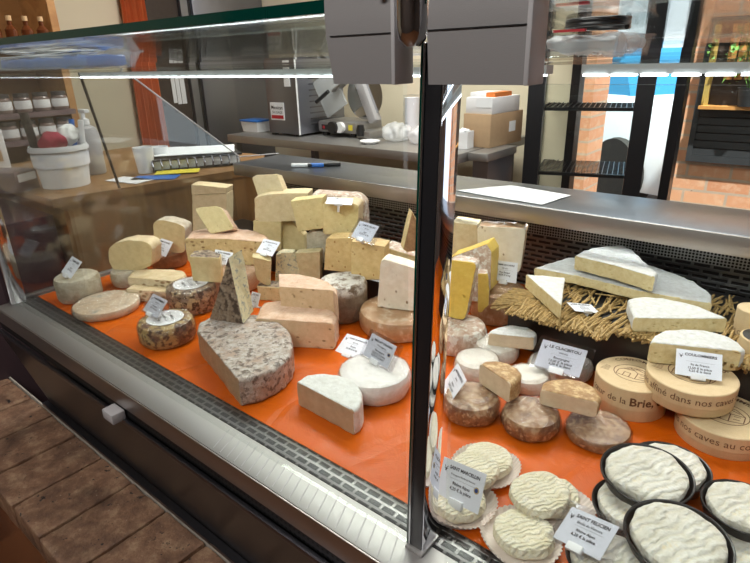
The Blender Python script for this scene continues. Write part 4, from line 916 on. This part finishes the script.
b = box(-.20, .205, -.038, .038, .004, .022, .004); gridcut(b, .012); roughen(b, .004, 40, 4); o = obj('blue_bag', b, 'blue_plastic'); o.location = (-1.26, .53, 1.3158); tag(o, 'folded blue plastic bag inside the clear tray on the glass shelf', 'bag')
# clear box with dark lid (right)
t = on('clear_box', 'clear plastic box with dark coiled contents on the glass shelf, right of the clamps', 'box', -.195, .56, 1.3160)
b = bmesh.new(); w_, d_, h_ = .036, .05, .018
rings(b, [[Vector((sx * w_ * k, sy * d_ * k, z)) for sx, sy in ((-1, -1), (1, -1), (1, 1), (-1, 1))] for k, z in ((.94, 0), (1, h_), (1.05, h_), (1.05, h_ - .002), (.98, h_ - .002), (.92, .002))])
obj('shell', b, 'clear_plastic', t, False)
b = bmesh.new(); bx(b, -.032, .032, -.044, .044, .003, .016, .004); gridcut(b, .006); roughen(b, .006, 45, 5); obj('wrapping', b, 'crumple', t)
b = tube(bmesh.new(), [(.026 * math.cos(a_ * .35), .030 * math.sin(a_ * .35), .0235 + .0006 * a_ / 3) for a_ in range(38)], .0022, 8); obj('coil', b, 'black_plastic', t)
obj('red_clip', box(-.02, .008, -.052, -.048, .020, .022), 'red', t)

# ================================================================== the room
struct(obj('floor', box(-3.7, 2.5, -2.0, 9.5, -.05, 0), 'floor_tile', None, False))
struct(obj('wall_left', box(-3.75, -3.65, -2.0, 3.15, 0, 2.7), 'wall_cream', None, False))
struct(obj('wall_back', box(-3.65, -1.16, 3.05, 3.15, 0, 2.7), 'wall_cream', None, False))
struct(obj('wall_right', box(2.5, 2.6, -2.0, 3.15, 0, 2.7), 'wall_brown', None, False))
struct(obj('wall_front', box(-3.75, 2.6, -2.1, -2.0, 0, 2.7), 'wall_brown', None, False))
struct(obj('ceiling', box(-3.75, 2.6, -2.1, 3.15, 2.7, 2.78), 'ceiling_white', None, False))
w = link(bpy.data.objects.new('window_1', None)); w.location = (-.4, 3.05, 0); w['kind'] = 'structure'
def wobj(name, bm, m, p=w):
    for v in bm.verts: v.co -= Vector(p.location)
    return obj(name, bm, m, p, False)
b = bmesh.new()
for x0, x1 in ((-1.16, -1.115), (-.66, -.615), (1.2, 1.25)): bx(b, x0, x1, 3.03, 3.10, 0, 2.7)
wobj('frame', b, 'black_metal'); wobj('pane', box(-1.115, 1.2, 3.055, 3.061, 0, 2.7), 'glass')
# brick building outside
o = struct(obj('wall_outside', box(-.800, 2.0, 3.9, 4.15, 0, 2.9), 'brick_wall', None, False))
struct(obj('trim_pier', box(-1.48, -1.335, 3.9, 4.2, 0, 2.9), 'brick_wall', None, False))
w2 = link(bpy.data.objects.new('window_2', None)); w2.location = (-.1, 3.88, .69); w2['kind'] = 'structure'
def w2o(n, b, m):
    for v in b.verts: v.co -= Vector(w2.location)
    return obj(n, b, m, w2, False)
b = bmesh.new(); bx(b, -.72, .9, 3.865, 3.905, .68, .72); bx(b, -.72, .9, 3.865, 3.905, 1.44, 1.48); bx(b, -.72, -.69, 3.865, 3.905, .72, 1.44); bx(b, .87, .9, 3.865, 3.905, .72, 1.44)
w2o('frame', b, 'slate'); w2o('recess', box(-.69, .87, 3.895, 3.899, .72, 1.44), 'dark_door')
b = bmesh.new()
for i in range(6): bx(b, -.69, .87, 3.87, 3.892, .722 + i * .045, .760 + i * .045, M=None)
w2o('louvre', b, 'slate'); w2o('ledge', box(-.69, .87, 3.80, 3.90, .992, 1.01), 'orange_wood')
w2o('post', box(-.685, -.655, 3.84, 3.87, 1.01, 1.44), 'mustard')
b = bmesh.new(); rr = random.Random(2)
for i in range(5): bx(b, -.60 + i * .05, -.56 + i * .05, 3.87, 3.89, 1.15, 1.44)
w2o('slat', b, 'orange_wood')
pl = thing('potted_plant', 'green leafy plant hanging on the ledge of the outside window', 'plant', (-.45, 3.83, 1.012))
b = lathe([(1e-4, 0), (.05, 0), (.065, .1), (.058, .1), (.05, .02), (1e-4, .02)], 24); obj('pot', b, 'slate', pl)
b = bmesh.new()
for i in range(150):
    p = Vector((rr.gauss(0, .10), rr.gauss(0, .02) - .01, rr.uniform(.12, .42))); M_ = Matrix.Translation(p) @ Matrix.Rotation(rr.uniform(0, 6), 4, 'Z') @ Matrix.Rotation(rr.uniform(-1, 1), 4, 'X')
    s_ = rr.uniform(.02, .04); b.faces.new([b.verts.new(M_ @ Vector(q)) for q in ((0, 0, 0), (s_ * .4, s_ * .5, .003), (0, s_ * 1.3, -.003), (-s_ * .4, s_ * .5, .003))])
for i in range(14): tube(b, [(0, 0, .05), (rr.gauss(0, .06), 0, .25), (rr.gauss(0, .12), rr.gauss(0, .02), .4)], .002, 4)
obj('foliage', b, 'leaf', pl, False)
struct(obj('ground', box(-8, 4, 3.2, 14, -.06, -.01), 'asphalt', None, False))
# parked car
car = thing('parked_car', 'pale car with blue tinted windscreen seen through the window outside', 'car', (-2.1, 6.6, 0), R(-35))
def carsec(x, w, zb, zs, zt, wt): return [Vector(p) for p in ((x, -w, zb), (x, -w, zs), (x, -wt, zt), (x, wt, zt), (x, w, zs), (x, w, zb))]
b = rings(bmesh.new(), [carsec(-2.1, .70, .35, .55, .60, .55), carsec(-2.0, .80, .22, .62, .72, .68), carsec(-1.2, .86, .18, .78, .90, .76), carsec(-.9, .87, .18, .82, .94, .78), carsec(1.2, .87, .18, .84, .96, .78), carsec(1.9, .80, .22, .84, .92, .7), carsec(2.05, .72, .35, .7, .8, .6)]); obj('body', b, 'car_paint', car, True, 50)
b = rings(bmesh.new(), [[Vector(p) for p in ((x, -w_, z), (x, w_, z), (x2, w2_, z2), (x2, -w2_, z2))] for x, w_, z, x2, w2_, z2 in ((-.95, .76, .93, -.93, .75, .94), (-.2, .62, 1.38, -.18, .6, 1.39))]) if False else bmesh.new()
V_ = [(-1.0, -.76, .92), (-1.0, .76, .92), (-.25, .60, 1.40), (-.25, -.60, 1.40), (1.3, -.76, .94), (1.3, .76, .94), (.9, .60, 1.40), (.9, -.60, 1.40)]
vs = [b.verts.new(p) for p in V_]
for f in ((0, 1, 2, 3), (4, 7, 6, 5), (1, 5, 6, 2), (0, 3, 7, 4), (0, 4, 5, 1), (3, 2, 6, 7)): b.faces.new([vs[i] for i in f])
cab = obj('cabin', b, 'car_glass', car, False)
obj('roof', box(-.25, .9, -.61, .61, 1.395, 1.43, .02), 'car_paint', car)
for sx in (-1.35, 1.35):
    for sy in (-.80, .80):
        b = lathe([(1e-4, -.1), (.3, -.1), (.32, 0), (.3, .1), (1e-4, .1)], 28); b.transform(Matrix.Translation((sx, sy, .32)) @ Matrix.Rotation(R(90), 4, 'X')); obj('wheel', b, 'tyre', car)
for sy in (-.5, .5): obj('headlight', box(-2.09, -2.0, sy - .16, sy + .16, .52, .64, .02), 'clear_plastic', car)
obj('number_plate', box(-2.13, -2.10, -.25, .25, .36, .47), 'white_plastic', car)
# glass display fridge with wire shelves
fr = thing('display_fridge', 'empty black framed glass drinks cabinet with wire shelves', 'fridge', (-1.181, 2.62, 0), math.atan2(.276, .961))
FW, FD = .52, .46
b = bmesh.new()
for x, y in ((0, 0), (FW - .055, 0)): bx(b, x - .02, x + .055, y - .02, y + .03, 0, 2.0)
for z in (0, 1.95): bx(b, -.02, FW, -.02, FD, z, z + .08)
obj('frame', b, 'black_metal', fr, False)
obj('rear_frame', bx(box(-.02, .005, FD - .03, FD, .08, 1.95), FW - .03, FW, FD - .03, FD, .08, 1.95), 'black_metal', fr, False)
obj('door_glass', box(.035, FW - .055, -.004, 0, .08, 1.95), 'glass', fr, False)
for z in (.765, 1.07, 1.375):
    b = bmesh.new()
    for i in range(19): bx(b, .03 + i * .024, .0335 + i * .024, .02, FD - .04, z, z + .004)
    for i in range(12): bx(b, .025, FW - .06, .02 + i * .0365, .024 + i * .0365, z - .004, z)
    bx(b, .025, FW - .06, .014, .022, z - .006, z + .010)
    obj('wire_shelf', b, 'black_metal', fr, False)

# ================================================================== back bench and machines
bn = thing('steel_bench', 'stainless steel work bench behind the counter with the slicer', 'bench', (-2.1, 2.5, 0))
def bo(n, b, m):
    for v in b.verts: v.co -= Vector(bn.location)
    return obj(n, b, m, bn)
bo('bench_top', box(-3.0, -1.345, 2.18, 2.95, .855, .90, .003), 'steel'); bo('under_shelf', box(-2.98, -1.38, 2.25, 2.9, .30, .32), 'steel_dark')
for x in (-2.98, -1.44):
    for y in (2.2, 2.88): bo('leg', box(x, x + .04, y, y + .04, 0, .855), 'steel_dark')
tb = thing('side_table', 'small steel table beside the black framed cabinet', 'table', (-1.305, 2.36, 0), 0)
obj('tabletop', box(-.03, .07, -.06, .24, .862, .90, .003), 'steel', tb)
obj('side_panel', box(-.02, .06, -.03, .22, 0.0, .862), 'steel_door', tb)
# cardboard box, white box stack
t = on('cardboard_box', 'brown cardboard box on the small steel table', 'box', -1.46, 2.46, .901, R(-4))
obj('carton', box(0, .155, 0, .30, 0, .155, .002), 'cardboard', t); obj('shipping_label', box(.1552, .1565, .17, .23, .06, .11), 'paper', t, False)
t = on('white_box', 'white cardboard carton on top of the brown box', 'box', -1.455, 2.47, 1.0565, R(-4))
obj('carton', box(0, .150, 0, .25, 0, .075, .002), 'white_card', t); obj('flap', box(.06, .148, -.002, 0, .03, .074), 'paper', t, False)
t = on('orange_box', 'flat orange and white packet on top of the white carton', 'box', -1.45, 2.50, 1.1325, R(-4)); obj('packet', box(0, .09, 0, .15, 0, .02, .001), 'white_card', t); obj('orange_end', box(.0905, .14, 0, .15, 0, .02), 'orange_card', t)
t = on('open_carton', 'small open white carton in front of the brown box', 'box', -1.455, 2.36, .901, R(5))
b = bmesh.new()
for q in ((0, .075, 0, .002, 0, .075), (0, .075, .07, .072, 0, .08), (0, .002, .002, .07, 0, .075), (.073, .075, .002, .07, 0, .08), (0, .075, 0, .07, 0, .002)): bx(b, *q)
obj('carton', b, 'white_card', t, False)
b = box(.01, .06, .01, .06, .06, .09, .008); gridcut(b, .008); roughen(b, .008, 50, 2); o = obj('wrapper', b, 'paper'); o.location = t.location; tag(o, 'crumpled pale wrapping inside the small open carton', 'wrapper')
# oven
t = on('steel_machine', 'tall stainless steel machine box with a sticker, left of the slicer', 'machine', -2.73, 2.30, .901)
obj('body', box(0, .265, 0, .40, .012, .58, .006), 'steel_door', t)
b = bmesh.new()
for i in range(9): bx(b, .2652, .268, .10, .32, .06 + i * .032, .068 + i * .032, .001)
obj('vent', b, 'steel_dark', t); obj('corner_trim', box(.2655, .2685, -.003, .008, .012, .58), 'white_plastic', t)
b = bmesh.new(); [bx(b, x, x + .03, y, y + .03, 0, .012) for x in (.01, .22) for y in (.01, .35)]; obj('foot', b, 'black_plastic', t)
st_ = obj('sticker', box(.03, .15, -.003, -.0005, .09, .19), 'paper', t, False)
b = bmesh.new(); fit_text(b, 'Mexican', .09, .163, .10, .03, .01); fit_text(b, 'SAUSAGE', .09, .135, .09, .022); b.transform(Matrix.Translation((0, -.0035, 0)) @ Matrix.Rotation(R(90), 4, 'X')); obj('lettering', b, 'ink', st_, False)
obj('red_band', box(.038, .142, -.0042, -.003, .098, .118), 'red', st_, False)
obj('notice', box(.17, .22, -.003, -.0005, .28, .42), 'paper', t, False)
# slicer
sl = on('meat_slicer', 'meat slicer with tilted clear guard and round blade on the bench', 'slicer', -2.43, 2.42, .901)
obj('base', box(0, .30, 0, .24, .02, .085, .012), 'steel', sl); b = bmesh.new()
for x in (.02, .24):
    for y in (.02, .18): bx(b, x, x + .03, y, y + .03, 0, .02)
obj('foot', b, 'black_plastic', sl)
b = lathe([(1e-4, -.018), (.030, -.018), (.034, -.006), (.034, .016), (1e-4, .018)], 28); b.transform(Matrix.Translation((.15, -.025, .055)) @ Matrix.Rotation(R(90), 4, 'X')); obj('dial', b, 'black_plastic', sl)
b = lathe([(1e-4, -.012), (.030, -.012), (.030, .012), (1e-4, .012)], 28); b.transform(Matrix.Translation((.19, -.012, .055)) @ Matrix.Rotation(R(90), 4, 'X')); obj('dial_ring', b, 'white_plastic', sl)
obj('switch', box(.035, .085, -.004, 0, .035, .065), 'black_plastic', sl)
obj('switch_button', box(.045, .060, -.006, -.004, .042, .058), 'red', sl)
Mt = Matrix.Translation((.27, .12, .22)) @ Matrix.Rotation(R(-25), 4, 'Y')
b = lathe([(1e-4, -.004), (.13, -.001), (.13, .001), (1e-4, .004)], 48); b.transform(Mt @ Matrix.Rotation(R(90), 4, 'X')); obj('blade', b, 'chrome', sl)
b = box(-.02, .04, -.03, .03, -.16, .10, .01); b.transform(Mt); obj('blade_column', b, 'light_grey_plastic', sl)
b = box(-.09, .09, -.008, .008, -.10, .12, .006); b.transform(Matrix.Translation((.10, .02, .23)) @ Matrix.Rotation(R(-28), 4, 'Y')); obj('clear_guard', b, 'guard_plastic', sl)
b = tube(bmesh.new(), [(.02, -.02, .19), (.12, -.02, .25)], .011, 10); obj('handle', b, 'black_plastic', sl)
b = box(-.10, .13, -.03, .03, -.006, .006, .003); b.transform(Matrix.Translation((.22, .02, .30)) @ Matrix.Rotation(R(-30), 4, 'Y')); obj('carriage_arm', b, 'steel', sl)
obj('warning_label', box(.245, .275, -.003, -.0005, .04, .07), 'yellow_card', sl)
b = lathe([(1e-4, -.03), (.02, -.03), (.024, 0), (.018, .03), (1e-4, .03)], 20); b.transform(Matrix.Translation((.335, .0, .045))); obj('knob', b, 'black_plastic', sl); obj('side_base', box(.30, .40, 0, .24, .0, .04, .006), 'steel', sl)
# cups in film, bag, saucer, lidded tub
t = on('cup_stack', 'stack of white cups wrapped in clear film behind the plastic bags', 'cups', -2.0, 2.78, .901)
b = bmesh.new()
for i in range(8): lathe([(1e-4, i * .022), (.04, i * .022), (.045, i * .022 + .045), (.043, i * .022 + .045), (1e-4, i * .022 + .004)], 24, bm=b)
obj('cups', b, 'white_plastic', t); b = lathe([(1e-4, -.0), (.05, 0), (.052, .1), (.05, .21), (1e-4, .215)], 20); gridcut(b, .02); roughen(b, .006, 40, 9); obj('film', b, 'film', t)
for i, (x, y, s_, lab) in enumerate(((-1.87, 2.46, .075, 'crumpled clear plastic bag on the bench, left one beside the saucer'), (-1.69, 2.44, .07, 'crumpled clear plastic bag on the bench next to the post'))):
    b = bmesh.new(); bmesh.ops.create_icosphere(b, subdivisions=5, radius=s_)
    for v in b.verts: v.co.z *= .7; v.co *= 1 + .32 * noise.noise(v.co * 26 + Vector((i * 9, 0, 0)))
    for v in b.verts: v.co.z = max(v.co.z, -s_ * .55)
    o = obj('plastic_bag', b, 'crumple' if 'crumple' in MATS else 'clear_plastic', None, False); o.location = (x, y, .902 + s_ * .55); tag(o, lab, 'bag')
o = obj('saucer', lathe([(1e-4, 0), (.035, 0), (.055, .014), (.053, .016), (.03, .004), (1e-4, .004)], 32), 'white_plastic'); o.location = (-1.93, 2.30, .901); tag(o, 'small white dish at the front of the bench', 'dish')
t = on('food_tub', 'clear food tub with bright blue lid at the left end of the bench', 'tub', -2.95, 2.38, .901)
b = rings(bmesh.new(), [[Vector((sx * .08 * k, sy * .06 * k, z)) for sx, sy in ((-1, -1), (1, -1), (1, 1), (-1, 1))] for k, z in ((.88, 0), (1, .062))]); obj('tub', b, 'white_plastic', t, False); obj('lid', box(-.085, .085, -.065, .065, .0625, .075, .004), 'blue_plastic', t)
b = lathe([(1e-4, 0), (.018, 0), (.018, .03), (1e-4, .03)], 16)
# tall steel cabinet and doorway on the left wall
t = on('steel_cabinet', 'tall grey steel cold room cabinet on the left wall', 'cabinet', -3.64, 2.36, 0)
obj('body', box(0, .06, 0, .69, 0, 2.3), 'steel_door', t, False); obj('door_panel', box(.0605, .085, .075, .68, .1, 2.25, .006), 'steel_door', t); obj('door_gap', box(.0605, .064, .055, .073, .1, 2.25), 'black_metal', t, False)
d1 = link(bpy.data.objects.new('door_1', None)); d1.location = (-3.64, 2.2, 0); d1['kind'] = 'structure'
obj('panel', box(0, .03, -.14, .155, 0, 2.1), 'dark_door', d1, False)
for (y, z, w_, h_, lab) in ((2.235, 1.24, .028, .17, 'leftmost white slip hanging by the dark doorway'), (2.268, 1.24, .03, .18, 'middle white slip hanging by the dark doorway'), (2.305, 1.28, .035, .22, 'rightmost and longest white slip hanging by the dark doorway')):
    o = obj('paper_slip', box(0, .002, -w_ / 2, w_ / 2, -h_, 0), 'paper', None, False); o.location = (-3.6085, y, z); tag(o, lab, 'paper')
b = bmesh.new(); n_ = 40
rs = []
for z in (.3, .7, 1.1, 1.5, 2.0):
    w_ = .105 - .03 * (z - .3) / 1.7
    f_ = [Vector((-3.60 + .018 * math.sin(i * 1.15 + z), 2.02 + w_ * (2 * i / n_ - 1) + .01 * z, z)) for i in range(n_ + 1)]
    rs.append(f_ + [p + Vector((-.006, 0, 0)) for p in f_[::-1]])
rings(b, rs); tag(obj('curtain', b, 'curtain'), 'long orange curtain hanging beside the dark doorway', 'curtain')
# wood counter at the far left with its things
wc = thing('wooden_counter', 'wooden butcher block counter beyond the end glass of the case', 'counter', (-1.98, .95, 0), 0)
P_ = [(-1.552, 1.245), (-1.668, .625), (-2.45, .615), (-2.45, 1.33), (-1.75, 1.42)]
b = bmesh.new(); prism(b, [(x + 1.98, y - .95) for x, y in P_], 0.0, .955); obj('body', b, 'wood_block', wc, False)
P2 = [(-1.548, 1.25), (-1.664, .60), (-2.46, .59), (-2.46, 1.335), (-1.74, 1.43)]
b = bmesh.new(); prism(b, [(x + 1.98, y - .95) for x, y in P2], .955, .98); obj('top', b, 'wood_block', wc, False)
tag(obj('dark_cupboard', box(-2.44, -1.70, .12, .608, 0, .93, .004), 'purple_dark'), 'dark maroon cupboard beside the wooden counter at the left edge', 'cupboard')
t = on('binder', 'thick black and white ring binder with papers on the wooden counter', 'binder', -1.80, 1.16, .981, R(62))
obj('cover', box(-.17, .15, -.11, .12, 0, .006, .002), 'black_plastic', t); obj('pages', box(-.165, .14, -.10, .11, .0065, .034, .001), 'paper', t)
obj('top_cover', box(-.17, .15, -.11, .12, .0345, .041, .002), 'black_plastic', t)
b = bmesh.new(); [tube(b, [(-.15 + i * .028, -.108, .004), (-.15 + i * .028, -.122, .022), (-.15 + i * .028, -.108, .04)], .004, 6) for i in range(11)]; obj('ring', b, 'steel_dark', t)
b = box(-.15, .14, -.09, .11, .042, .044); gridcut(b, .02); roughen(b, .003, 14, 3); o = obj('loose_paper', b, 'paper'); o.location = (-1.80, 1.16, .985); o.rotation_euler.z = R(52); tag(o, 'loose white papers lying on the ring binder', 'paper')
for x, y, hh, lab in ((-1.80, .965, .085, 'taller white cup of the pair on the wooden counter'), (-1.86, 1.055, .07, 'shorter white cup beside the binder')):
    b = lathe([(1e-4, 0), (.026, 0), (.033, hh), (.031, hh), (.024, .004), (1e-4, .004)], 28); o = obj('paper_cup', b, 'white_plastic'); o.location = (x, y, .981); tag(o, lab, 'cup')
for x, y, rz, c, lab in ((-1.70, 1.02, .9, 'yellow_card', 'yellow leaflet on the edge of the wooden counter'), (-1.685, .93, .7, 'blue_plastic', 'blue leaflet under the yellow one'), (-1.72, .86, .2, 'white_card', 'pale leaflet near the bucket')):
    o = obj('leaflet', box(-.07, .07, -.035, .035, 0, .0015), c, None, False); o.location = (x, y, .9815 + (.003 if c == 'yellow_card' else 0)); o.rotation_euler.z = rz; tag(o, lab, 'leaflet')
bk = on('bucket', 'white plastic tub full of small things on the wooden counter', 'tub', -1.83, .715, .981)
obj('tub', lathe([(1e-4, 0), (.066, 0), (.078, .115), (.083, .117), (.083, .108), (.080, .106), (.080, .123), (.076, .123), (.064, .004), (1e-4, .004)], 48), 'white_plastic', bk); obj('tub_label', lathe([(.0775, .062), (.0795, .098), (.0788, .098), (.0768, .062)], 48, cap=False), 'card_white', bk)
for i, (m, lab, dx, dy, s_) in enumerate((('red_fabric', 'dark red cloth with white trim sticking out of the tub', .02, -.02, .034), ('white_fabric', 'white fluffy cloth on the rim of the tub', .015, .03, .030))):
    b = bmesh.new(); bmesh.ops.create_icosphere(b, subdivisions=4, radius=s_); roughen(b, .008, 40, i + 2)
    o = obj('cloth', b, m); o.location = (-1.83 + dx, .715 + dy, .981 + .13 + i * .02); tag(o, lab, 'cloth')
for i, (m, dx, dy, lab) in enumerate((('black_plastic', -.03, -.045, 'black brush handle standing in the tub'), ('white_plastic', .03, .05, 'white marker standing in the tub'), ('blue_plastic', -.03, .055, 'blue marker standing in the tub'))):
    b = tube(bmesh.new(), [(0, 0, 0), (dx * .3, dy * .3, .17 + (.03 if i == 0 else 0))], .012 if i == 0 else .008, 12); o = obj('marker', b, m); o.location = (-1.83 + dx, .715 + dy, 1.0); tag(o, lab, 'marker')
t = on('pump_bottle', 'pump bottle with white head behind the white tub', 'bottle', -1.95, .86, .981)
obj('bottle', lathe([(1e-4, 0), (.035, 0), (.037, .005), (.037, .13), (.03, .15), (.013, .16), (1e-4, .16)], 28), 'pump_blue' if 'pump_blue' in MATS else 'light_grey_plastic', t)
b = lathe([(1e-4, .16), (.016, .16), (.016, .178), (.006, .18), (.006, .2), (1e-4, .2)], 20); bx(b, -.012, .035, -.009, .009, .198, .21, .003); obj('pump_head', b, 'white_plastic', t)
t = on('small_box', 'dark box with a small printed label left of the tub', 'box', -1.90, .585, .981, R(30))
obj('body', box(-.06, .06, -.045, .045, 0, .06, .005), 'purple_grey', t); obj('label', box(.0605, .0615, -.035, .035, .03, .052), 'paper', t, False)
t = on('scale', 'grey scale at the left edge of the wooden counter', 'scale', -1.78, .47, .9) if False else None
# black rod standing on the counter behind the glass
o = obj('rod', tube(bmesh.new(), [(-1.62, .775, .985), (-1.60, .72, 1.31)], .004, 8), 'black_metal'); tag(o, 'thin black rod leaning behind the end glass', 'rod')
# shelf unit with bottles and jars
sh = thing('shelf_unit', 'wooden wall shelf unit holding corked bottles and jars', 'shelf', (-2.75, .75, 0))
def so(n, b, m):
    for v in b.verts: v.co -= Vector(sh.location)
    return obj(n, b, m, sh, False)
so('back_board', box(-2.90, -2.87, .2, 1.13, 0, 2.3), 'wood_shelf'); so('side_panel', box(-2.87, -2.60, 1.10, 1.13, 0, 2.3), 'wood_shelf')
for z in (.90, 1.05, 1.155, 1.41): so('shelf', box(-2.87, -2.55, .2, 1.10, z - .02, z), 'wood_shelf' if z > 1.3 else 'purple_grey')
rb = None
for i in range(6):
    y = 1.06 - i * .058
    if rb is None:
        rb = on('corked_bottle', 'x', 'bottle', -2.60, y, 1.411)
        obj('glass_body', lathe([(1e-4, 0), (.021, 0), (.022, .004), (.022, .05), (.009, .066), (.009, .082), (1e-4, .082)], 24), 'amber', rb); obj('cork', lathe([(1e-4, .0825), (.0105, .0825), (.0105, .100), (1e-4, .100)], 16), 'cork', rb); r0 = rb
    else:
        rb = r0.copy(); C.objects.link(rb); rb.location = (-2.60, y, 1.411)
        for ch in list(r0.children): c = ch.copy(); C.objects.link(c); c.parent = rb
    rb['label'] = 'small amber bottle with cork stopper on the top left shelf'; rb['group'] = 'corked bottles on the top left shelf'
j0 = None
for row, z in enumerate((1.051, 1.156)):
    for i in range(8):
        y = 1.06 - i * .072
        if j0 is None:
            j = j0 = on('honey_jar', 'x', 'jar', -2.59, y, z); obj('jar_body', lathe([(1e-4, 0), (.029, 0), (.031, .004), (.031, .05), (.026, .057), (1e-4, .057)], 24), 'honey_jar', j)
            obj('lid', lathe([(1e-4, .0575), (.028, .0575), (.028, .072), (1e-4, .072)], 24), 'jar_lid', j); obj('jar_label', lathe([(.0312, .012), (.0318, .014), (.0318, .042), (.0312, .044)], 24, cap=False), 'white_card', j)
        else:
            j = j0.copy(); C.objects.link(j); j.location = (-2.59, y, z)
            for ch in list(j0.children): c = ch.copy(); C.objects.link(c); c.parent = j
        j['label'] = 'small dark jar with label on the %s jar shelf' % ('lower' if row == 0 else 'upper'); j['group'] = '%s row of jars on the left shelves' % ('lower' if row == 0 else 'upper')
t = on('small_carton', 'small white printed carton standing before the jars', 'box', -2.35, .70, .981); obj('carton', box(-.02, .02, -.035, .035, 0, .14, .004), 'white_card', t); obj('print', box(.0205, .0212, -.015, .015, .03, .07), 'cardboard', t, False)
# brick sill in front of the case
sl_ = thing('brick_sill', 'worn brown brick sill in the lower left foreground', 'brick sill', (-.9, .29, 0))
obj('base', box(-1.6, 1.35, -.088, .102, 0, .452), 'glazed_brown', sl_, False)
rr = random.Random(9); x = -1.6 + .002; edges = []
X0 = -1.404 - .1315 * 8
nb = 0
for i in range(24):
    x0 = X0 + i * .1315 + .003 - (-.9); x1 = x0 + .1315 - .006
    if x1 < -1.6 or x0 > 1.32: continue
    b = bx(bmesh.new(), x0, x1, -.093 + rr.uniform(-.004, .004), .094, .43, .5 - rr.uniform(0, .0025), .004); gridcut(b, .012); roughen(b, .0022, 25, i * 1.3)
    obj('brick', b, 'worn_brick', sl_)
obj('edge_strip', box(-1.6, 1.35, .0965, .100, .44, .5012), 'pale_grout', sl_, False)

# ================================================================== light
def area(name, loc, rot, sx, sy, e, col=(1, 1, 1)):
    l_ = bpy.data.lights.new(name, 'AREA'); l_.shape = 'RECTANGLE'; l_.size = sx; l_.size_y = sy; l_.energy = e; l_.color = col
    o = link(bpy.data.objects.new(name, l_)); o.location = loc; o.rotation_euler = rot; return o
area('ceiling_light_customer', (-.5, -.9, 2.64), (R(18), 0, 0), 2.0, .5, 42, (1, .97, .93))
area('ceiling_light_counter', (-1.2, 1.9, 2.66), (0, 0, 0), 2.2, .6, 72, (1, .96, .90))
sun = bpy.data.lights.new('sun', 'SUN'); sun.energy = 14; sun.angle = .02; sun.color = (1, .95, .88)
so_ = link(bpy.data.objects.new('sun', sun)); so_.rotation_euler = Vector((.35, -.3, 1)).to_track_quat('Z', 'Y').to_euler()
area('led_light_left', (-.866, .6575, 1.288), (R(40), 0, 0), 1.15, .008, 1.15, (.93, .97, 1))
area('led_light_right', (.18, .6575, 1.288), (R(50), 0, 0), .80, .008, .85, (.93, .97, 1))
area('worktop_fill', (-.42, 1.082, .984), (R(-12), 0, 0), 1.9, .008, .42, (.95, .98, 1))  # added unseen fill under the worktop, brightens the brie and rear panel
wd = bpy.data.worlds.new('daylight'); bpy.context.scene.world = wd; wd.use_nodes = True
wd.node_tree.nodes['Background'].inputs[0].default_value = (.80, .90, 1, 1); wd.node_tree.nodes['Background'].inputs[1].default_value = 1.7
# ================================================================== camera
cam = bpy.data.cameras.new('camera'); co = link(bpy.data.objects.new('camera', cam))
cam.sensor_fit = 'HORIZONTAL'; cam.sensor_width = 36; cam.lens = 556 / 750 * 36; cam.clip_start = .01
az, th, ro = R(50.1), R(21.9), R(1.7)
hd = Vector((-math.cos(az), math.sin(az), 0)); up = Vector((0, 0, 1))
F = hd * math.cos(th) - up * math.sin(th); U_ = hd * math.sin(th) + up * math.cos(th); Rr = F.cross(U_)
Xi = Rr * math.cos(ro) - U_ * math.sin(ro); Yu = U_ * math.cos(ro) + Rr * math.sin(ro)
co.matrix_world = Matrix.Translation((0, 0, 1.32)) @ Matrix((Xi, Yu, -F)).transposed().to_4x4()
sc = bpy.context.scene; sc.camera = co
sc.view_settings.view_transform = 'Standard'; sc.view_settings.look = 'None'; sc.view_settings.gamma = 1; sc.view_settings.use_curve_mapping = False
sc.view_settings.exposure = 0.04
sc.cycles.max_bounces = 8; sc.cycles.transparent_max_bounces = 24
